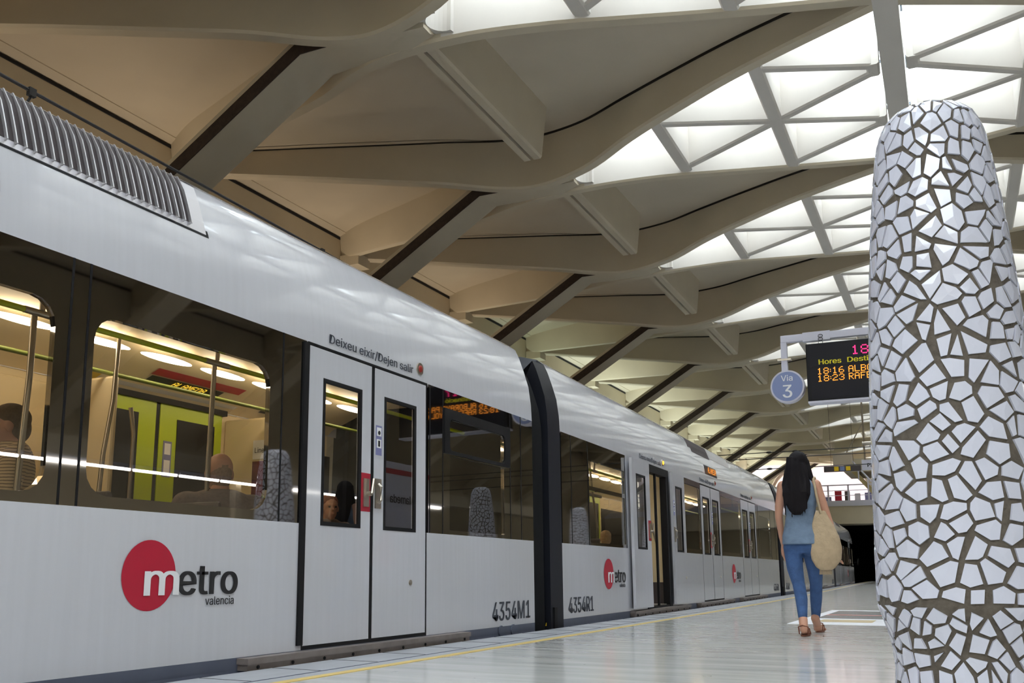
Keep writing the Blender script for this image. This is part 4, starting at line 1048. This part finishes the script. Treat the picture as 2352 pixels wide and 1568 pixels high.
def head(mb, c, s=1.0, yaw=0.0, ears=True):
    """head centred at c, face along local +Y turned by yaw"""
    R_ = Matrix.Rotation(yaw, 3, 'Z'); C = Vector(c)
    P = lambda x, y, z: C + R_ @ Vector((x * s, y * s, z * s))
    mb.ellipsoid(P(0, -.012, .025), (.074 * s, .092 * s, .088 * s), 20, 12, rot=R_); mb.ellipsoid(P(0, .022, -.045), (.056 * s, .060 * s, .066 * s), 18, 10, rot=R_)
    mb.ellipsoid(P(0, .048, -.092), (.026 * s, .024 * s, .020 * s), 12, 8, rot=R_)
    mb.ellipsoid(P(0, .092, -.022), (.012 * s, .020 * s, .012 * s), 10, 8, rot=R_); mb.ellipsoid(P(0, .082, .002), (.009 * s, .014 * s, .024 * s), 10, 8, rot=R_)
    mb.ellipsoid(P(0, .074, .022), (.048 * s, .014 * s, .010 * s), 12, 8, rot=R_); mb.ellipsoid(P(0, .080, -.060), (.024 * s, .010 * s, .010 * s), 10, 8, rot=R_)
    if ears:
        for q in (-1, 1): mb.ellipsoid(P(q * .078, -.008, -.012), (.010 * s, .020 * s, .032 * s), 10, 8, rot=R_)
def eyes(parent, c, s, yaw):
    R_ = Matrix.Rotation(yaw, 3, 'Z'); mb = MB()
    for q in (-1, 1): mb.ellipsoid(Vector(c) + R_ @ Vector((q * .030 * s, .074 * s, .004 * s)), (.012 * s, .010 * s, .008 * s), 10, 8, rot=R_)
    mb.build('eyes', M['blacktxt'], parent)

# -- the woman walking away along the platform
W = empty('person', (-1.29, 9.15, 0)); tag(W, 'woman with long black hair, sleeveless denim top and jeans walking away along platform', 'person')
mb = MB()
head(mb, (0.0, .03, 1.565), 1.0, 0.0)
limb(mb, [(0, .0, 1.50), (0, -.01, 1.41)], [.050, .056])
torso(mb, [(.86, 0, 0, .155, .105), (.95, 0, 0, .150, .10), (1.08, 0, 0, .118, .085), (1.22, 0, 0, .135, .095), (1.34, 0, 0, .158, .09), (1.40, 0, 0, .13, .07), (1.43, 0, 0, .06, .05)])
# right arm out over the bag, left arm swinging slightly
limb(mb, [(.148, 0, 1.375), (.205, .01, 1.18), (.235, .02, 1.085), (.285, .03, .90), (.305, .035, .815)], [.052, .043, .036, .029, .023])
limb(mb, [(-.152, 0, 1.375), (-.190, -.01, 1.18), (-.200, .0, 1.08), (-.195, .08, .90), (-.190, .12, .83)], [.050, .041, .035, .028, .023])
def hand(mb, w, d, sgn):
    """relaxed hand hanging from wrist w; d = unit direction down the palm, sgn = side of the thumb (+y or -y)"""
    w = Vector(w); d = Vector(d).normalized(); f = Vector((0, sgn, 0)); inn = d.cross(f).normalized()
    limb(mb, [w, w + d * .045, w + d * .085], [.022, .026, .024]); mb.ellipsoid(w + d * .05, (.016, .038, .045), 12, 8)
    for i, (off, L) in enumerate(((.028, .070), (.010, .078), (-.008, .072), (-.025, .056))):
        b = w + d * .085 + f * off
        limb(mb, [b, b + d * L * .45, b + d * L * .8 + inn * .012, b + d * L + inn * .026], [.0095, .009, .008, .007], 8)
    b = w + d * .03 + f * .03
    limb(mb, [b, b + d * .035 + f * .022 + inn * .006, b + d * .068 + f * .024 + inn * .014], [.012, .0105, .008], 8)
hand(mb, (.305, .035, .80), (.12, .05, -1), 1); hand(mb, (-.190, .125, .815), (0, .12, -1), 1)
# ankles and feet
limb(mb, [(.055, .22, .14), (.052, .36, .075)], [.040, .036]); mb.ellipsoid((.055, .36, .045), (.036, .048, .042))
limb(mb, [(.055, .36, .048), (.062, .46, .036), (.068, .545, .030)], [.034, .036, .030])
limb(mb, [(.015, -.27, .15), (.022, -.305, .10)], [.040, .038]); mb.ellipsoid((.024, -.315, .070), (.036, .044, .044))
limb(mb, [(.024, -.31, .07), (.020, -.21, .040), (.014, -.125, .030)], [.034, .036, .030])
for (cx, cy, cz) in ((.068, .56, .026), (.014, -.11, .026)):
    for q in range(5): limb(mb, [(cx + (q - 2) * .014, cy, cz), (cx + (q - 2) * .0165, cy + .034 - abs(q - 1.5) * .006, cz - .008)], [.010, .009], 8)
organic(mb, 'body', M['skin'], W, .0065, 3)
mb = MB()
torso(mb, [(.82, 0, -.01, .176, .150), (.90, 0, -.01, .174, .142), (1.00, 0, 0, .150, .108), (1.09, 0, -.003, .134, .100), (1.22, 0, 0, .150, .108), (1.33, 0, 0, .166, .102), (1.385, 0, 0, .150, .085), (1.425, 0, 0, .105, .070), (1.44, 0, 0, .07, .058)])
organic(mb, 'sleeveless_top', M['denimtop'], W, .009, 5)
mb = MB()
torso(mb, [(.74, .0, 0, .150, .10), (.80, .0, 0, .162, .118), (.88, 0, 0, .152, .110), (.93, 0, 0, .140, .100)])
oval(mb, (.072, -.04, .80), (.082, .080, .09)); oval(mb, (-.072, -.04, .80), (.082, .080, .09))
limb(mb, [(.080, .0, .80), (.092, .09, .60), (.088, .15, .46), (.075, .20, .32), (.058, .25, .16)], [.088, .074, .058, .056, .042])
limb(mb, [(-.085, -.005, .80), (-.065, -.06, .60), (-.035, -.09, .46), (-.005, -.17, .33), (.012, -.262, .175)], [.088, .074, .058, .056, .042])
organic(mb, 'jeans', M['jeans'], W, .009, 3)
for cx, cy, lb in ((.062, .46, 0), (.020, -.21, 0)):
    mb = MB(); mb.loft([[(cx + r_ * math.cos(t) * (.9 if math.sin(t) < 0 else 1), cy + .135 * math.sin(t), z) for t in [2 * PI * k / 20 for k in range(20)]] for z, r_ in ((.002, .040), (.016, .042))])
    mb.tube([(cx - .040, cy + .05, .01), (cx - .03, cy + .055, .062), (cx + .03, cy + .055, .062), (cx + .040, cy + .05, .01)], .007, 6)
    mb.tube([(cx - .038, cy - .09, .02), (cx - .042, cy - .11, .085), (cx, cy - .155, .10), (cx + .042, cy - .11, .085), (cx + .038, cy - .09, .02)], .006, 6)
    mb.build('sandal', M['sandal'], W)
mb = MB()   # long hair down to the middle of the back
mb.ellipsoid((0, .005, 1.605), (.092, .108, .098), 20, 12)
rings = []
for z, w_, y0_, dp in ((1.64, .088, .0, .09), (1.56, .100, -.02, .10), (1.47, .112, -.05, .085), (1.38, .128, -.085, .062), (1.28, .125, -.115, .045), (1.20, .098, -.120, .036), (1.13, .066, -.120, .026), (1.09, .030, -.120, .016)):
    rings.append([(-.015 + w_ * math.cos(t) * (1 + .05 * math.sin(7 * t + z * 20)), y0_ + dp * math.sin(t) * (1 + .08 * math.sin(9 * t)), z) for t in [2 * PI * k / 36 for k in range(36)]])
mb.loft(rings)
hr = random.Random(3)
for i in range(46):
    a = hr.uniform(-.095, .085); z1 = hr.uniform(1.06, 1.22)
    limb(mb, [(a * .6, -.085, 1.56), (a * .95 - .005, -.105, 1.42), (a * 1.15 - .015, -.145, 1.30), (a * 1.05 - .018 + hr.uniform(-.015, .015), -.148, z1)], [.016, .016, .013, .004], 6)
for q in (-1, 1): limb(mb, [(q * .07, .03, 1.60), (q * .092, .02, 1.50), (q * .12, .0, 1.40), (q * .125 - .01, -.04, 1.28)], [.03, .03, .026, .012], 8)
organic(mb, 'hair', M['hair'], W, .0065, 1)
# bag hanging from her right shoulder
B = empty('shoulder_bag', (-1.12, 9.15, 0)); tag(B, 'large slouchy beige canvas bag hanging at the right side of the walking woman', 'bag')
mb = MB(); rings = []
for z, cx, hw, hd in ((.585, -.005, .06, .035), (.61, -.005, .105, .055), (.68, 0.0, .145, .085), (.78, .0, .150, .095), (.88, -.005, .135, .09), (.98, -.012, .105, .07), (1.07, -.02, .070, .045), (1.13, -.022, .045, .03)):
    rings.append([(cx + .035 + hd * 0.9 * math.cos(t) + .35 * hw * math.sin(t) * .35, -.02 + hw * math.sin(t) * (1 + .04 * math.sin(5 * t)), z) for t in [2 * PI * k / 28 for k in range(28)]])
R2_ = [[(Vector((p[0] * 1.45 - (-.0) + (p[1]) * .25, p[1] * .62 - .02, p[2]))) for p in r_] for r_ in rings]
mb.loft(R2_); organic(mb, 'pouch', M['bag'], B, .010, 6)
mb = MB(); mb.tube([(.02, -.06, 1.10), (-.01, -.085, 1.28), (-.03, -.055, 1.425), (-.03, .02, 1.445), (-.02, .09, 1.36), (.0, .10, 1.2), (.03, .04, 1.10)], .012, 8); mb.build('strap', M['bag'], B, smooth=60)
mb = MB()
for i in range(16): a = -.09 + i * .012; mb.tube([(.03 + a * .5, -.02 + a * .3, .60), (.03 + a * .55, -.02 + a * .3, .545)], .003, 5)
fr_ = mb.build('fringe', M['bag'], B); fr_['kind'] = 'stuff'

# -- passengers
def passenger(x, y, zh, yaw, shirt, label, hair=None, s=1.0, skin=None, wide=.20, lift=.055, broad=1.06):
    """seated person; zh = height of the head centre above the platform, origin on the seat"""
    R_ = Matrix.Rotation(yaw, 3, 'Z'); zs = zh - .70 * s
    p = empty('person', (x, y, zs), yaw); tag(p, label, 'person')
    h = zh - zs; mb = MB()
    head(mb, (0, .03, h), 1.0 * s)
    limb(mb, [(0, .0, h - .07), (0, -.02, h - .17)], [.056, .062])
    for q in (-1, 1):
        limb(mb, [(q * wide, .26, .22), (q * wide * .55, .40, .17)], [.034, .028]); 
        w_ = Vector((q * wide * .5, .42, .165))
        mb.ellipsoid(w_ + Vector((0, .02, -.01)), (.034, .045, .018))
        for k in range(4): limb(mb, [w_ + Vector(((k - 1.5) * .017, .05, -.012)), w_ + Vector(((k - 1.5) * .018, .088, -.022)), w_ + Vector(((k - 1.5) * .017, .108, -.040))], [.009, .0085, .007], 6)
        limb(mb, [w_ + Vector((-q * .03, .01, -.008)), w_ + Vector((-q * .05, .045, -.018))], [.011, .008], 6)
    for q in (-1, 1): limb(mb, [(q * .10, .50, -.40), (q * .10, .47, -.43)], [.03, .03], 8)
    b = organic(mb, 'body', skin or M['skin'], p, .009, 3)
    eyes(p, (0, .03, h), s, 0)
    mb = MB()
    torso(mb, [(.0, 0, 0, .17, .12), (.12, 0, 0, .165, .125), (.28, 0, -.01, .175, .115), (.40, 0, -.02, .19, .11), (.47, 0, -.025, .175, .09), (.52, 0, -.02, .12, .075), (.545, 0, -.01, .07, .065)])
    for q in (-1, 1): limb(mb, [(q * .155, -.02, .455), (q * (wide + .01), .02, .27), (q * wide, .14, .20), (q * wide * .95, .24, .20)], [.070, .056, .048, .042])
    sh_ = organic(mb, 'shirt', shirt, p, .011, 4); sh_.location = (0, 0, lift); sh_.scale = (s * broad, s * broad, 1)
    mb = MB()
    for q in (-1, 1): limb(mb, [(q * .10, .0, .05), (q * .11, .42, .06), (q * .10, .46, -.06), (q * .10, .46, -.36)], [.088, .070, .060, .046])
    organic(mb, 'trousers', M['ventdark'], p, .012, 3)
    mb = MB()
    for q in (-1, 1): mb.ellipsoid((q * .10, .50, -.425), (.042, .11, .035))
    mb.build('shoes', M['rubber'], p, smooth=60)
    if hair:
        hm, kind = hair; mb = MB()
        if kind == 'bald':    # cropped ring of hair round the sides and back
            rings = []
            for z, k in ((-.125, .70), (-.08, .88), (-.02, .985), (.03, .97)):
                rings.append([(.077 * k * math.cos(t), .018 - .0 + .096 * k * math.sin(t) - .012, h + .02 + z) for t in [math.radians(-205 + 230 * i / 20) for i in range(21)]] +
                             [(.06 * k * math.cos(t), .018 + .078 * k * math.sin(t) - .012, h + .02 + z) for t in [math.radians(25 - 230 * i / 20) for i in range(21)]])
            mb.loft(rings)
        else:
            mb.ellipsoid((0, .0, h + .045), (.084, .100, .084)); mb.ellipsoid((0, -.04, h - .01), (.078, .062, .08))
        organic(mb, 'hair', hm, p, .008, 2)
    return p
passenger(-4.42, 4.83, 1.225, math.radians(62), M['shirtg'], 'balding man in grey checked shirt seated behind the large window', (mat('grey_stubble', srgb(150, 124, 104), .9, noise=.3, nscale=60), 'bald'), s=1.14, lift=.135, broad=1.22)
passenger(-4.60, 3.40, 1.345, math.radians(150), M['striped'], 'brown-haired person in a striped shirt at the left picture edge', (M['shortHair'], 'full'), s=.98)
passenger(-5.20, 7.12, 1.150, math.radians(-125), M['shirtg'], 'red-haired man seated inside, seen through the left closed door window', (mat('red_hair', srgb(120, 60, 34), .8, noise=.4, nscale=50), 'full'))
passenger(-4.62, 13.10, 1.05, math.radians(30), M['striped'], 'seated passenger with light hair in the first window of the second car', (mat('fair_hair', srgb(196, 160, 120), .8, noise=.3, nscale=50), 'full'))
passenger(-5.25, 17.3, 1.12, math.radians(200), M['whitetxt'], 'passenger in white seated beyond the open train door', (M['hair'], 'full'))

# unseen lamps added to brighten the hall beyond the footbridge
for i, x in enumerate((-11.0, -7.0, -3.0)):
    u = empty('hall_fill', (x, YF + 5.2, 4.75)); tag(u, 'added lamp brightening the hall beyond the footbridge, no such fixture seen', 'lamp', 'added lamps brightening the far hall')
    mb = MB(); mb.box(-.3, .3, -.2, .2, -.12, 0); mb.box(-.06, .06, -.06, .06, -.39, -.1); mb.build('housing', M['frame'], u)
    ld = bpy.data.lights.new('hall_fill_light', 'AREA'); ld.size = .5; ld.energy = 260; ld.color = (1, .93, .95)
    lo = bpy.data.objects.new('hall_fill_light', ld); COL.objects.link(lo); lo.parent = u; lo.location = (0, 0, .03); lo.rotation_euler = (math.radians(150), 0, 0)
mb = MB(); mb.box(-13.5, 12.8, YF + 2.4, YF + 8.6, 4.31, 4.36); tag(mb.build('floor_hall', M['floor']), kind='structure')
